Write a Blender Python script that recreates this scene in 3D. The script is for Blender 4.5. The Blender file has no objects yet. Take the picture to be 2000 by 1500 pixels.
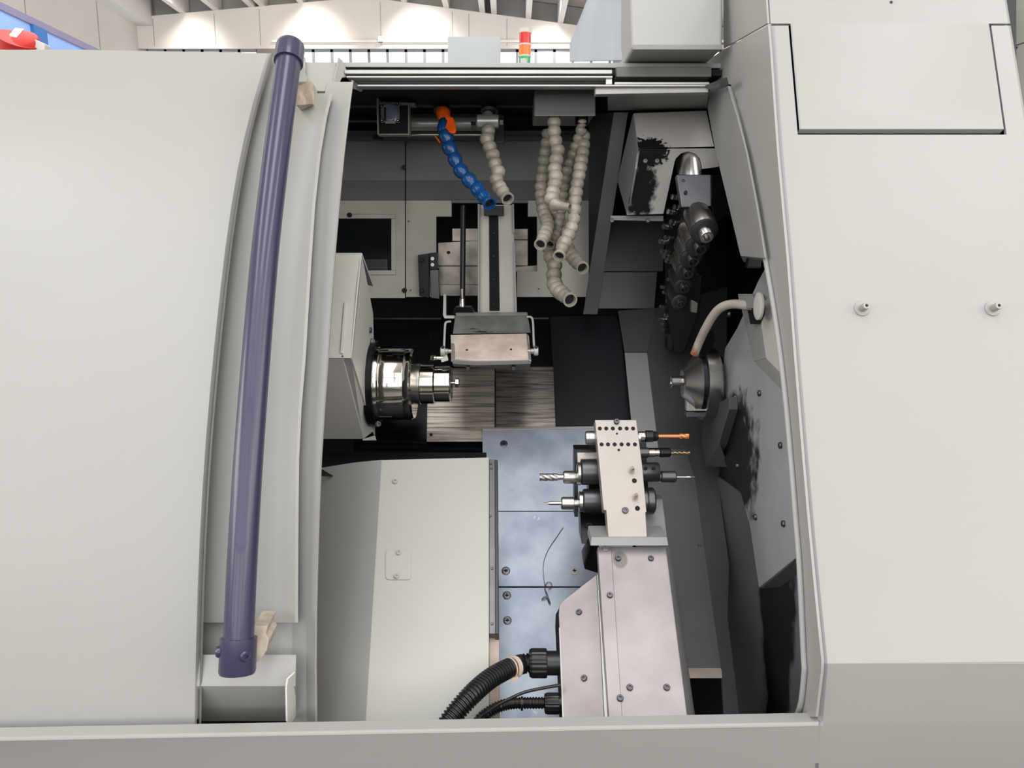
import bpy, bmesh, math, random
from mathutils import Vector, Matrix
random.seed(7)
COL = bpy.context.scene.collection
# ------------------------------------------------------------------ camera
CAM = Vector((0, 0, 1.6)); PITCH = math.radians(10); F = 1500.0
AX = Vector((0, math.cos(PITCH), -math.sin(PITCH)))
UP = Vector((0, math.sin(PITCH), math.cos(PITCH)))
RT = Vector((1, 0, 0))
cam_d = bpy.data.cameras.new('camera'); cam = bpy.data.objects.new('camera', cam_d); COL.objects.link(cam)
cam.location = CAM; cam.rotation_euler = (math.radians(90) - PITCH, 0, 0)
cam_d.sensor_width = 36; cam_d.lens = 27; cam_d.clip_start = 0.05; cam_d.clip_end = 200
bpy.context.scene.camera = cam

def ray(px, py): return AX + RT * ((px - 1000) / F) + UP * ((750 - py) / F)
def P(px, py, d): return CAM + ray(px, py) * d
def PY(px, py, Y):
    r = ray(px, py); return CAM + r * (Y / r.y)
def PX(px, py, X):
    r = ray(px, py); return CAM + r * (X / r.x)
def PL(px, py, pl):
    p0, n = pl; r = ray(px, py); return CAM + r * ((p0 - CAM).dot(n) / r.dot(n))
def plane(a, b, c): return (a, (b - a).cross(c - a).normalized())
def interp(tab, y):
    if y <= tab[0][0]: a, b = tab[0], tab[1]
    elif y >= tab[-1][0]: a, b = tab[-2], tab[-1]
    else:
        for a, b in zip(tab, tab[1:]):
            if a[0] <= y <= b[0]: break
    t = (y - a[0]) / (b[0] - a[0]); return a[1] + (b[1] - a[1]) * t
def cubic(tab, y):                      # smooth interpolation of a table
    n = len(tab)
    for i in range(n - 1):
        if y <= tab[i + 1][0] or i == n - 2: break
    p1, p2 = tab[i], tab[i + 1]; p0 = tab[max(i - 1, 0)]; p3 = tab[min(i + 2, n - 1)]
    h = p2[0] - p1[0]; t = (y - p1[0]) / h
    if t < 0 or t > 1: return p1[1] + (p2[1] - p1[1]) * t
    m1 = (p2[1] - p0[1]) / (p2[0] - p0[0]) * h; m2 = (p3[1] - p1[1]) / (p3[0] - p1[0]) * h
    return (2*t**3-3*t*t+1)*p1[1] + (t**3-2*t*t+t)*m1 + (-2*t**3+3*t*t)*p2[1] + (t**3-t*t)*m2

# ------------------------------------------------------------------ materials
def lin(h):
    c = [int(h[i:i+2], 16) / 255 for i in (0, 2, 4)]
    return tuple([x / 12.92 if x <= .04045 else ((x + .055) / 1.055) ** 2.4 for x in c] + [1])
def mat(name, col, rough=.5, metal=0., var=.06, scale=8, spec=.5, stretch=None, bump=0., col2=None, coat=0., lo=.35, hi=.65, blobs=(), emis=0, spots=None):
    m = bpy.data.materials.new(name); m.use_nodes = True; nt = m.node_tree; N = nt.nodes; L = nt.links
    b = N['Principled BSDF']; b.inputs['Roughness'].default_value = rough; b.inputs['Metallic'].default_value = metal
    b.inputs['Specular IOR Level'].default_value = spec; b.inputs['Coat Weight'].default_value = coat
    geo = N.new('ShaderNodeNewGeometry'); mp = N.new('ShaderNodeMapping'); L.new(geo.outputs['Position'], mp.inputs['Vector'])
    if stretch: mp.inputs['Scale'].default_value = stretch
    nz = N.new('ShaderNodeTexNoise'); nz.inputs['Scale'].default_value = scale; nz.inputs['Detail'].default_value = 5
    L.new(mp.outputs[0], nz.inputs['Vector'])
    rp = N.new('ShaderNodeValToRGB'); L.new(nz.outputs['Fac'], rp.inputs['Fac'])
    c1 = lin(col); c2 = lin(col2) if col2 else tuple([x * (1 - var) for x in c1[:3]] + [1])
    rp.color_ramp.elements[0].color = c2; rp.color_ramp.elements[1].color = c1
    rp.color_ramp.elements[0].position = lo; rp.color_ramp.elements[1].position = hi
    out = rp.outputs['Color']
    def mixin(out, fac, colour):
        mx = N.new('ShaderNodeMix'); mx.data_type = 'RGBA'; L.new(fac, mx.inputs[0]); L.new(out, mx.inputs[6])
        mx.inputs[7].default_value = lin(colour); return mx.outputs[2]
    if spots:                            # small dark specks / scratches
        sc, th, sc3, colour = spots
        m2 = N.new('ShaderNodeMapping'); L.new(geo.outputs['Position'], m2.inputs['Vector']); m2.inputs['Scale'].default_value = sc3
        n2 = N.new('ShaderNodeTexNoise'); n2.inputs['Scale'].default_value = sc; n2.inputs['Detail'].default_value = 6; n2.inputs['Roughness'].default_value = .7
        L.new(m2.outputs[0], n2.inputs['Vector'])
        r2 = N.new('ShaderNodeMapRange'); r2.inputs[1].default_value = th; r2.inputs[2].default_value = th + .04; L.new(n2.outputs['Fac'], r2.inputs[0])
        out = mixin(out, r2.outputs[0], colour)
    for (cx, cy, cz, rx, ry, rz, soft, ns, colour) in blobs:   # oily soot patches with their own outline
        sub = N.new('ShaderNodeVectorMath'); sub.operation = 'SUBTRACT'; sub.inputs[1].default_value = (cx, cy, cz); L.new(geo.outputs['Position'], sub.inputs[0])
        div = N.new('ShaderNodeVectorMath'); div.operation = 'DIVIDE'; div.inputs[1].default_value = (rx, ry, rz); L.new(sub.outputs[0], div.inputs[0])
        ln = N.new('ShaderNodeVectorMath'); ln.operation = 'LENGTH'; L.new(div.outputs[0], ln.inputs[0])
        n3 = N.new('ShaderNodeTexNoise'); n3.inputs['Scale'].default_value = ns; n3.inputs['Detail'].default_value = 6; L.new(geo.outputs['Position'], n3.inputs['Vector'])
        ad = N.new('ShaderNodeMath'); ad.operation = 'MULTIPLY_ADD'; L.new(n3.outputs['Fac'], ad.inputs[0]); ad.inputs[1].default_value = 1.2; L.new(ln.outputs['Value'], ad.inputs[2])
        mr = N.new('ShaderNodeMapRange'); mr.inputs[1].default_value = 1.6; mr.inputs[2].default_value = 1.6 - soft; L.new(ad.outputs[0], mr.inputs[0])
        out = mixin(out, mr.outputs[0], colour)
    L.new(out, b.inputs['Base Color'])
    if bump:
        bp = N.new('ShaderNodeBump'); bp.inputs['Strength'].default_value = bump; bp.inputs['Distance'].default_value = .002
        L.new(nz.outputs['Fac'], bp.inputs['Height']); L.new(bp.outputs[0], b.inputs['Normal'])
    if emis:
        b.inputs['Emission Color'].default_value = c1; b.inputs['Emission Strength'].default_value = emis
    return m
M = {}
M['paint'] = mat('grey_white_paint', '9C9B97', .42, var=.025, scale=3)
M['cover_paint'] = mat('sloping_cover_paint', 'A9A8A2', .42, var=.05, scale=4)
M['paint_in'] = mat('chamber_paint', 'C6C4BE', .45, var=.08, scale=6, spots=(30, .70, (1, 1, 1), '4A4A48'))
M['paint_back'] = mat('oily_panel_paint', 'CFC9BF', .38, var=.14, scale=9, spots=(40, .68, (1, 1, 1), '2A2826'))
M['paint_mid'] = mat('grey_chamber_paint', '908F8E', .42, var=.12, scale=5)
M['post_paint'] = mat('warm_grey_post_paint', '686765', .4, var=.15, scale=5)
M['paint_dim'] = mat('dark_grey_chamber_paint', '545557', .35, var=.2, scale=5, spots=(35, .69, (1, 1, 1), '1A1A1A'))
M['handle'] = mat('violet_blue_paint', '33324C', .32, var=.05, scale=20, coat=.2)
M['tape'] = mat('beige_tape', 'B9AC9C', .55, var=.25, scale=40, col2='8E8172')
M['dark'] = mat('black_oily_metal_and_gap_shade', '101012', .5, var=.3, scale=12)
M['void'] = mat('dark_interior_shade', '06090A', .8, var=.2)
M['blackplastic'] = mat('black_plastic', '17171A', .35, var=.1, scale=30)
M['steel'] = mat('machined_steel', 'C9C5C0', .28, 1, var=.2, scale=20)
M['chrome'] = mat('polished_steel', 'DCD5CC', .1, 1, var=.12, scale=14)
M['gunmetal'] = mat('blued_steel', '66666B', .35, .85, var=.25, scale=15)
M['darksteel'] = mat('dark_steel', '2C2D31', .32, .8, var=.3, scale=15)
M['alu'] = mat('brushed_aluminium', 'ACA59F', .42, .5, var=.12, scale=9, spots=(26, .69, (1, 1, 1), '8A8078'))
M['alu_pink'] = mat('worn_aluminium_cover', 'A39C9C', .45, .45, var=.1, scale=9, col2='8D8586', lo=.25, hi=.6, spots=(22, .70, (1, 1, 1), '958A86'))
M['rail'] = mat('extruded_aluminium', 'B4B3AE', .35, .5, var=.08, scale=12)
M['waycover'] = mat('brushed_way_cover', 'C4B8AC', .34, .55, col2='4A4642', scale=4, stretch=(1.5, 50, 50), lo=.25, hi=.6, bump=.1)
M['waycover_dark'] = mat('oily_way_cover', '1B1C22', .3, .6, col2='0A0B0E', scale=5, stretch=(1.2, 30, 30), bump=.1)
M['bluewall'] = mat('dark_blue_sheet', '10121C', .55, .2, var=.3, scale=6)
M['bedplate'] = mat('galvanised_bed_plate', 'A9B0BE', .38, .3, col2='8E97A8', scale=14, bump=.04, spots=(45, .66, (1, 1, 1), 'BDBFC4'))
M['brownstrip'] = mat('tan_strip', 'C7B3A4', .5, var=.2, scale=30)
M['hosebeige'] = mat('beige_hose_plastic', 'A79F93', .3, var=.18, scale=25, col2='857D71')
M['hoseblue'] = mat('blue_hose_plastic', '12457C', .25, var=.12, scale=25)
M['orange'] = mat('orange_valve_plastic', 'EE5A14', .35, var=.12, scale=30)
M['bore'] = mat('hose_bore', '0C0D0E', .6)
M['galv'] = mat('pale_galvanised_sheet', 'AAB0B8', .45, .25, var=.1, scale=9, stretch=(3, 1, .4))
M['palebox'] = mat('pale_blue_grey_box', 'A6ABAC', .45, var=.02)
M['glass_dark'] = mat('dark_window_glass', '10161C', .12, var=.1)
M['plate_worn'] = mat('worn_oily_steel_plate', 'C4BAAE', .35, .4, col2='77716B', scale=14, lo=.3, hi=.6)
M['tray'] = mat('worn_tray_metal', 'E8D8CA', .4, .15, col2='CBB8AA', scale=22, spots=(16, .72, (1, 1, 1), '8C8078'))
M['greybar'] = mat('grimy_grey_plate', '6F6E6A', .45, .3, var=.3, scale=25, spots=(20, .6, (.4, 1, 3), '141313'))
M['orangetool'] = mat('copper_coated_carbide', 'F29A62', .3, .45, var=.2, scale=80)
M['bronze'] = mat('bronze_drill_steel', 'A08B70', .3, .9, var=.3, scale=60)
M['pipe'] = mat('off_white_pipe_paint', 'B9AFA4', .4, var=.12, scale=14, blobs=[tuple(P(1354, 690, 1.74)) + (.012, .02, .03, .5, 60, '9A5A30')], spots=(40, .68, (1, 1, 1), '7A5236'))
M['red'] = mat('red_plastic', 'C8302C', .6, var=.1, scale=30)
M['label'] = mat('sticker', 'E6E0D6', .5, col2='9A948C', scale=160, lo=.4, hi=.5)
M['blue'] = mat('blue_painted_sheet', '7390C4', .5, var=.1, scale=5)
M['bluedark'] = mat('deep_blue_paint', '24568F', .5, var=.1)
M['mauve'] = mat('grey_violet_rail', '6C6680', .5)
M['hall'] = mat('hall_plaster', 'CFC9C3', .8, var=.06, scale=.8)
M['hallgrey'] = mat('hall_grey_shade_and_trim', '9C9A96', .8, var=.1, scale=2)
M['beam'] = mat('white_concrete_beam', 'DEDAD5', .8, var=.05, scale=2)
M['conc'] = mat('concrete_floor', '6C6A66', .6, var=.15, scale=2)
M['frame'] = mat('window_frame', '75777C', .5)
M['lamp_red'] = mat('red_lens', 'C81A10', .2, var=.05, coat=.5)
M['lamp_orange'] = mat('orange_lens', 'F07010', .2, var=.05, coat=.5)
M['lamp_green'] = mat('green_lens', '1E9A50', .2, var=.05, coat=.5)
M['white'] = mat('white_plastic', 'BCBAB6', .4, var=.03)
M['thread'] = mat('grey_thread', '5A5550', .7)
gm = bpy.data.materials.new('hall_window_glowing_glass'); gm.use_nodes = True
gb = gm.node_tree.nodes['Principled BSDF']; gb.inputs['Transmission Weight'].default_value = 1; gb.inputs['Roughness'].default_value = 0; gb.inputs['IOR'].default_value = 1.02; gb.inputs['Emission Color'].default_value = (1, 1, 1, 1); gb.inputs['Emission Strength'].default_value = 1.3  # panes emit white themselves, in place of the bright daylight outside
M['glass'] = gm

# ------------------------------------------------------------------ object helpers
WL = {}                                  # world location of every object
def link(o, parent, wloc):
    COL.objects.link(o)
    if parent is not None: o.parent = parent; o.location = wloc - WL[parent.name]
    else: o.location = wloc
    WL[o.name] = wloc.copy()
def obj(name, verts, faces, m, parent=None, smooth=40, bevel=0, solid=0, wn=False, recalc=True):
    vs = [Vector(v) for v in verts]
    lo = Vector([min(v[i] for v in vs) for i in range(3)]); hi = Vector([max(v[i] for v in vs) for i in range(3)])
    c = (lo + hi) / 2
    if parent is None: c.z = lo.z
    me = bpy.data.meshes.new(name); me.from_pydata([v - c for v in vs], [], faces)
    if recalc and not solid:
        bm = bmesh.new(); bm.from_mesh(me); bmesh.ops.recalc_face_normals(bm, faces=bm.faces); bm.to_mesh(me); bm.free()
    me.materials.append(M[m] if isinstance(m, str) else m)
    o = bpy.data.objects.new(name, me); link(o, parent, c)
    if smooth:
        me.shade_smooth(); me.set_sharp_from_angle(angle=math.radians(smooth))
    if solid:
        s = o.modifiers.new('Solidify', 'SOLIDIFY'); s.thickness = solid; s.offset = -1; s.use_even_offset = False
    if bevel:
        b = o.modifiers.new('Bevel', 'BEVEL'); b.width = bevel; b.segments = 2; b.limit_method = 'ANGLE'; b.angle_limit = math.radians(35); b.harden_normals = True
    return o
ROOTS = []
def thing(name, label, cat, group=None):
    o = bpy.data.objects.new(name, None); o.empty_display_size = .05; link(o, None, Vector((0, 0, 0)))
    o['label'] = label; o['category'] = cat
    if group: o['group'] = group
    ROOTS.append(o); return o
def tag(o, label, cat, group=None):
    o['label'] = label; o['category'] = cat
    if group: o['group'] = group
    return o
def struct(o): o['kind'] = 'structure'; return o
class MB:                                # collects shapes into one mesh
    def __init__(s): s.v = []; s.f = []
    def add(s, v, f):
        k = len(s.v); s.v += [Vector(x) for x in v]; s.f += [tuple(i + k for i in q) for q in f]; return s
    def obj(s, name, m, parent=None, **k): return obj(name, s.v, s.f, m, parent, **k)
def newell(pts):
    n = Vector((0, 0, 0))
    for a, b in zip(pts, pts[1:] + pts[:1]): n += a.cross(b)
    return n.normalized()
def g_slab(pts, t, direction=None):      # polygon with its back pushed away from the viewer's side
    pts = [Vector(p) for p in pts]; n = newell(pts); c = sum(pts, Vector()) / len(pts)
    if n.dot(CAM - c) < 0: pts.reverse(); n = -n
    e = (direction if direction else -n) * t
    k = len(pts); v = pts + [p + e for p in pts]
    f = [tuple(range(k)), tuple(reversed(range(k, 2 * k)))] + [(i, k + i, k + (i + 1) % k, (i + 1) % k) for i in range(k)]
    return v, f
def g_box(lo, hi):
    x0, y0, z0 = lo; x1, y1, z1 = hi
    v = [(x0,y0,z0),(x1,y0,z0),(x1,y1,z0),(x0,y1,z0),(x0,y0,z1),(x1,y0,z1),(x1,y1,z1),(x0,y1,z1)]
    return v, [(0,3,2,1),(4,5,6,7),(0,1,5,4),(1,2,6,5),(2,3,7,6),(3,0,4,7)]
def g_hexa(front, back):                 # 4 front corners, 4 back corners
    return list(front) + list(back), [(0,1,2,3),(7,6,5,4),(0,4,5,1),(1,5,6,2),(2,6,7,3),(3,7,4,0)]
def frame_of(d):
    d = d.normalized(); a = Vector((0, 0, 1)) if abs(d.z) < .9 else Vector((1, 0, 0))
    u = a.cross(d).normalized(); return d, u, d.cross(u)
def g_lathe(p0, d, prof, n=32, phase=0):  # prof: (distance along, radius)
    d, u, w = frame_of(Vector(d)); v = []; f = []
    for (t, r) in prof:
        for i in range(n):
            a = 2 * math.pi * i / n + phase; v.append(Vector(p0) + d * t + (u * math.cos(a) + w * math.sin(a)) * max(r, 1e-5))
    for j in range(len(prof) - 1):
        for i in range(n): f.append((j*n+i, j*n+(i+1)%n, (j+1)*n+(i+1)%n, (j+1)*n+i))
    f.append(tuple(reversed(range(n)))); f.append(tuple(range((len(prof)-1)*n, len(prof)*n)))
    return v, f
def g_tube(pts, r, n=16, closed_ends=True):   # r: number or function of index
    pts = [Vector(p) for p in pts]; v = []; f = []; prev = None
    for j, p in enumerate(pts):
        t = (pts[min(j+1, len(pts)-1)] - pts[max(j-1, 0)]).normalized()
        if prev is None: _, u, _w = frame_of(t)
        else: u = (prev - t * prev.dot(t)).normalized()
        prev = u; w = t.cross(u); rr = r(j) if callable(r) else r
        for i in range(n):
            a = 2 * math.pi * i / n; v.append(p + (u * math.cos(a) + w * math.sin(a)) * rr)
    for j in range(len(pts) - 1):
        for i in range(n): f.append((j*n+i, j*n+(i+1)%n, (j+1)*n+(i+1)%n, (j+1)*n+i))
    if closed_ends: f.append(tuple(reversed(range(n)))); f.append(tuple(range((len(pts)-1)*n, len(pts)*n)))
    return v, f
def spline(pts, k=8):                    # Catmull-Rom through 3-D points
    pts = [Vector(p) for p in pts]; out = []
    for i in range(len(pts) - 1):
        p0 = pts[max(i-1, 0)]; p1 = pts[i]; p2 = pts[i+1]; p3 = pts[min(i+2, len(pts)-1)]
        for j in range(k):
            t = j / k
            out.append(.5 * ((2*p1) + (-p0+p2)*t + (2*p0-5*p1+4*p2-p3)*t*t + (-p0+3*p1-3*p2+p3)*t**3))
    return out + [pts[-1]]
def slab(name, pts, t, m, parent=None, direction=None, bevel=.0012, **k):
    v, f = g_slab(pts, t, direction); return obj(name, v, f, m, parent, bevel=bevel, **k)
def px_slab(name, pxs, t, m, parent=None, direction=None, bevel=.0012, **k):
    return slab(name, [P(*p) for p in pxs], t, m, parent, direction, bevel, **k)
def lathe(name, p0, d, prof, m, parent=None, n=32, smooth=35, **k):
    v, f = g_lathe(p0, d, prof, n); return obj(name, v, f, m, parent, smooth=smooth, **k)
def sheet(name, rows, t, m, parent=None, bevel=0, smooth=30):   # bent sheet: rows of points, thickness pushed away from the viewer
    nr = len(rows); nc = len(rows[0]); v = [p for r in rows for p in r]
    f = [(j*nc+i, (j+1)*nc+i, (j+1)*nc+i+1, j*nc+i+1) for j in range(nr-1) for i in range(nc-1)]
    a = [Vector(v[i]) for i in f[len(f)//2]]
    if newell(a).dot(CAM - a[0]) < 0: f = [tuple(reversed(q)) for q in f]
    nrm = [Vector((0, 0, 0)) for _ in v]
    for q in f:
        n_ = newell([Vector(v[i]) for i in q])
        for i in q: nrm[i] += n_
    k = len(v); v2 = [Vector(p) for p in v] + [Vector(p) - n_.normalized() * t for p, n_ in zip(v, nrm)]
    edges = {}
    for q in f:
        for a_, b_ in zip(q, q[1:] + q[:1]): edges[(a_, b_)] = 1
    f2 = list(f) + [tuple(i + k for i in reversed(q)) for q in f] + [(b_, a_, a_ + k, b_ + k) for (a_, b_) in edges if (b_, a_) not in edges]
    return obj(name, v2, f2, m, parent, bevel=bevel, smooth=smooth)
def screw(px, py, plane_or_d, r, n, m='steel', parent=None, name='screw', h=None, cross=False):
    p = PL(px, py, plane_or_d) if isinstance(plane_or_d, tuple) else P(px, py, plane_or_d)
    n = Vector(n).normalized(); h = h or r * .7
    mb = MB(); mb.add(*g_lathe(p - n * .001, n, [(0, r*1.0), (h*.7+.001, r), (h+.001, r*.82), (h+.001, r*.5), (h*.35+.001, r*.45)], 20))
    o = mb.obj(name, m, parent)
    if cross:
        d, u, w = frame_of(n); b = MB()
        for a in (u, w):
            c = w if a is u else u; q = p + n * (h * .95)
            b.add(*g_slab([q - a*r*.42 - c*r*.1, q + a*r*.42 - c*r*.1, q + a*r*.42 + c*r*.1, q - a*r*.42 + c*r*.1], .0006, n))
        b.obj('cross_recess', 'void', o, smooth=0)
    return o
HEXN = 6
# ================================================================== THE MACHINE ENCLOSURE
L1 = [(97, 533), (110, 530), (200, 503), (300, 479), (400, 461), (500, 447), (700, 425), (900, 408), (1100, 397), (1300, 391), (1418, 389)]
def DL(y): return 1.2 * 611 / (1000 - cubic(L1, y))
RX = [(-60, 1493), (50, 1500), (300, 1517), (500, 1535), (700, 1550), (1000, 1575), (1200, 1594), (1297, 1604)]
def DR(y): return 1.12 * 605 / (cubic(RX, y) - 1000)
XJ = 604 / 1500 * 1.12                     # the jamb plane of the right cabinet
enc = thing('machine_enclosure', 'light grey painted sheet metal enclosure of the turning machine with open front', 'machine')
ys = [97, 150, 200, 260, 330, 400, 480, 560, 650, 750, 850, 950, 1050, 1150, 1250, 1350, 1420]
rows = []
for i, y in enumerate(ys):
    t = (y - 97) / (1420 - 97); yl = y + (8 * t); yr = y + 7 * (1 - t) - 1 * t
    rows.append([P(1000 - 1.9 * 1500 / DL(y), yl + 25 * t, DL(y)), P(150, yl, DL(y)), P(cubic(L1, yr) - 9, yr, DL(y)), P(cubic(L1, yr), yr, DL(y) + .010)])
sheet('left_front_panel', rows, .012, 'paint', enc, bevel=0)
# edge return of the left panel, seen as a thin dark-grey line
rows = [[P(cubic(L1, y), y, DL(y) + .002), P(cubic(L1, y) - 4, y, DL(y) + .035)] for y in [104, 150] + ys[2:-1] + [1418]]
sheet('left_panel_edge_return', rows, .003, 'post_paint', enc)
# sill and front apron
def ysill(x): return 1425 - (x / 1590) * 29
xs = [-1450, -70, 200, 400, 620, 900, 1200, 1400, 1599]
sheet('sill_ledge', [[P(x, ysill(x) - 4, 1.176) + Vector((0, .004, -.06)) for x in xs], [P(x, ysill(x) - 4, 1.174) for x in xs], [P(x, ysill(x) + 9, 1.158) for x in xs], [P(x, ysill(x) + 14, 1.152) for x in xs], [P(x, ysill(x) + 22, 1.1508) for x in xs]], .004, 'paint', enc, smooth=25)
sheet('front_apron', [[P(x, ysill(x) + 20, 1.1508) for x in xs], [P(x, 1490, 1.180) for x in xs], [P(x, 1640, 1.255) for x in xs]], .004, 'paint', enc)
px_slab('panel_gap_shade_strip', [(-1350, 1437, 1.205), (386, 1406, 1.205), (386, 1420, 1.205), (-1350, 1455, 1.205)], .01, 'dark', enc, Vector((0, 1, 0)), bevel=0)  # dark strip added for the shade in the gap below the panel
# right cabinet front
def XRP(d): return 1000 + .878 * 1500 / d
def rrow(y, cols): return [P(c, y, DR(y)) for c in cols]
ysr = [50, 90, 130, 170, 215, 263]
def x1(y): return 1540 + (y - 50) * (1558 - 1540) / 212
def x2(y): return 1936 + (y - 50) * (1966 - 1936) / 212
def x3(y): return 1974 + (y - 50) * (2003 - 1974) / 180
rp = [(50, 0)]
def edge(y): return cubic(RX, y)
rows = [[P(edge(y) + 1, y, DR(y) + .012), P(edge(y) + 4, y, DR(y) + .004), P(edge(y) + 13, y, DR(y)), P(x1(y), y, DR(y))] for y in ysr]
sheet('cabinet_corner_strip', rows, .006, 'paint', enc, smooth=25)
rows = [[P(x2(y), y, DR(y)), P(x3(y) - 4, y, DR(y)), P(x3(y), y, DR(y) + .01)] for y in ysr]
sheet('cabinet_right_strip', rows, .006, 'paint', enc, smooth=25)
ysb = [263, 330, 400, 480, 560, 650, 750, 850, 950, 1050, 1150, 1230, 1296]
rows = [[P(edge(y) + 1, y, DR(y) + .012), P(edge(y) + 4, y, DR(y) + .004), P(edge(y) + 13, y, DR(y)), P(1760, y, DR(y)), P(XRP(DR(y)), y, DR(y))] for y in ysb]
right_panel = sheet('right_front_panel', rows, .006, 'paint', enc, smooth=25)
rows = [[P(1605, 1296, DR(1296) + .010), P(1609, 1296, DR(1296) + .003), P(1617, 1296, DR(1296)), P(XRP(DR(1296)), 1291, DR(1296))],
        [P(1592, 1410, 1.166), P(1597, 1410, 1.159), P(1607, 1410, 1.1515), P(XRP(1.149), 1402, 1.149)],
        [P(1592, 1418, 1.153), P(1597, 1418, 1.1532), P(1607, 1418, 1.153), P(XRP(1.153), 1412, 1.153)],
        [P(1592, 1490, 1.180), P(1597, 1490, 1.180), P(1607, 1490, 1.180), P(XRP(1.186), 1490, 1.180)],
        [P(1592, 1640, 1.255), P(1597, 1640, 1.255), P(1607, 1640, 1.255), P(XRP(1.275), 1640, 1.255)]]
sheet('right_lower_panel', rows, .006, 'paint', enc, smooth=25)
sidep = [P(XRP(DR(y)), y, DR(y)) for y in [-70, 0] + ysr[:-1] + ysb] + [P(XRP(1.149), 1402, 1.149), P(XRP(1.186), 1490, 1.180), P(XRP(1.275), 1640, 1.255)]
slab('cabinet_side_panel', [Vector((.872, p.y + .004, p.z)) for p in sidep] + [Vector((.872, 2.5, sidep[-1].z)), Vector((.872, 2.5, sidep[0].z))], .004, 'paint', enc, Vector((1, 0, 0)), bevel=0)
# jamb (side of the cabinet facing the opening): a plane at x = XJ, from the front edge back to the trim
TR = [(160, 1426), (230, 1446), (300, 1462), (400, 1482), (500, 1499), (600, 1516), (700, 1530), (800, 1541), (900, 1550), (1000, 1558), (1100, 1566), (1200, 1571), (1290, 1575), (1310, 1576), (1370, 1570), (1396, 1562)]
jy = [165, 230, 300, 400, 500, 600, 700, 800, 900, 1000, 1100, 1200, 1290, 1310, 1370, 1400]
jb = [(1412, 98), (1500, 50)] + [((edge(y) if y < 1297 else 1604 - (y - 1297) * .12) + 1, y) for y in [100] + jy] + [(interp(TR, y), y) for y in reversed(jy)] + [(1378, 166), (1376, 122)]
slab('side_jamb', [PX(x, y, XJ) for x, y in jb], .004, 'paint', enc, Vector((1, 0, 0)), bevel=0)
# rolled trim along the right of the opening
pts = spline([PX(interp(TR, y) - 5, y, XJ - .004) for y in [172] + jy[1:]], 3)
MB().add(*g_tube(pts, .0045, 10)).obj('opening_trim', 'paint', enc)
# inner wall behind the trim
slab('inner_wall_upper', [PX(x, y, XJ - .012) for x, y in [(1384, 180), (1421, 168), (1440, 230), (1458, 300), (1477, 400), (1494, 505), (1446, 500), (1420, 390), (1396, 290), (1382, 214)]], .004, 'paint_mid', enc, Vector((1, 0, 0)))
slab('inner_wall_return', [PX(1446, 500, XJ - .012), PX(1494, 505, XJ - .012), PX(1494, 512, XJ + .04), PX(1452, 512, XJ + .04)], .004, 'paint_mid', enc)
# upper rails
def bar(name, x0, y0, x1_, y1, d, t, m, parent=enc, slope=0, bevel=.0015):
    return px_slab(name, [(x0, y0, d), (x1_, y0 + slope, d), (x1_, y1 + slope, d), (x0, y1, d)], t, m, parent, Vector((0, 1, 0)), bevel)
bar('top_cap_strip', 590, 121, 1412, 131, 1.66, .30, 'paint', slope=2)
bar('upper_rail', 672, 136, 1196, 144, 1.615, .03, 'rail')
bar('middle_rail', 676, 148, 1197, 152, 1.60, .04, 'rail')
bar('rail_backing', 640, 128, 1386, 171, 1.68, .03, 'dark')
bar('lower_rail_web', 690, 156, 1190, 163, 1.63, .03, 'paint_dim')
bar('lower_rail', 690, 165, 1390, 169, 1.59, .03, 'rail')
bar('right_rail_block', 1204, 130, 1390, 150, 1.63, .05, 'post_paint')
bar('right_rail_lip', 1200, 160, 1386, 165, 1.61, .04, 'rail')
bar('rail_end_stop', 1183, 150, 1196, 165, 1.605, .02, 'steel')
px_slab('header_beam', [(1163, 170, 1.60), (1384, 168, 1.60), (1384, 180, 1.585), (1163, 184, 1.585)], .03, 'paint', enc, Vector((0, 1, 0)))
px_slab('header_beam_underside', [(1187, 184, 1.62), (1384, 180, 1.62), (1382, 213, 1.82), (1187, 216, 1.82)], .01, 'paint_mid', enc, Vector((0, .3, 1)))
px_slab('header_corner_gusset', [(1372, 168, 1.60), (1420, 150, 1.50), (1424, 166, 1.50), (1386, 180, 1.60)], .02, 'paint_dim', enc, Vector((0, 1, 0)))
# hood over the rails
px_slab('hood_front', [(1228, -60, 1.60), (1414, -60, 1.60), (1412, 97, 1.56), (1234, 97, 1.56)], .3, 'paint', enc, Vector((0, 1, 0)), bevel=.008)
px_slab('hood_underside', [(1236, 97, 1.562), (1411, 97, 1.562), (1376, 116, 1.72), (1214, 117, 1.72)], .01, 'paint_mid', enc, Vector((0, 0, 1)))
px_slab('hood_sheet_side', [(1170, -60, 2.0), (1229, -60, 1.66), (1231, 105, 1.66), (1215, 118, 1.7), (1112, 120, 2.0), (1112, 85, 2.0)], .004, 'galv', enc)
# chamber shell, light-tight; its black colour stands in for deep shade
def shell(name, lo, hi, m='void'): return obj(name, *g_box(lo, hi), m, enc, smooth=0)
shell('chamber_back_wall', (-1.905, 2.50, .45), (.87, 2.53, 1.98), 'void')
shell('chamber_left_wall', (-1.905, 1.75, .45), (-1.895, 2.50, 1.975), 'void')
shell('chamber_right_wall', (.862, 1.75, .45), (.870, 2.50, 1.975), 'void')
shell('chamber_roof', (-1.905, 1.74, 1.966), (.87, 3.0, 1.978), 'void')
shell('chamber_floor', (-1.905, 1.10, .44), (1.05, 2.53, .455), 'void')
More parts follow.
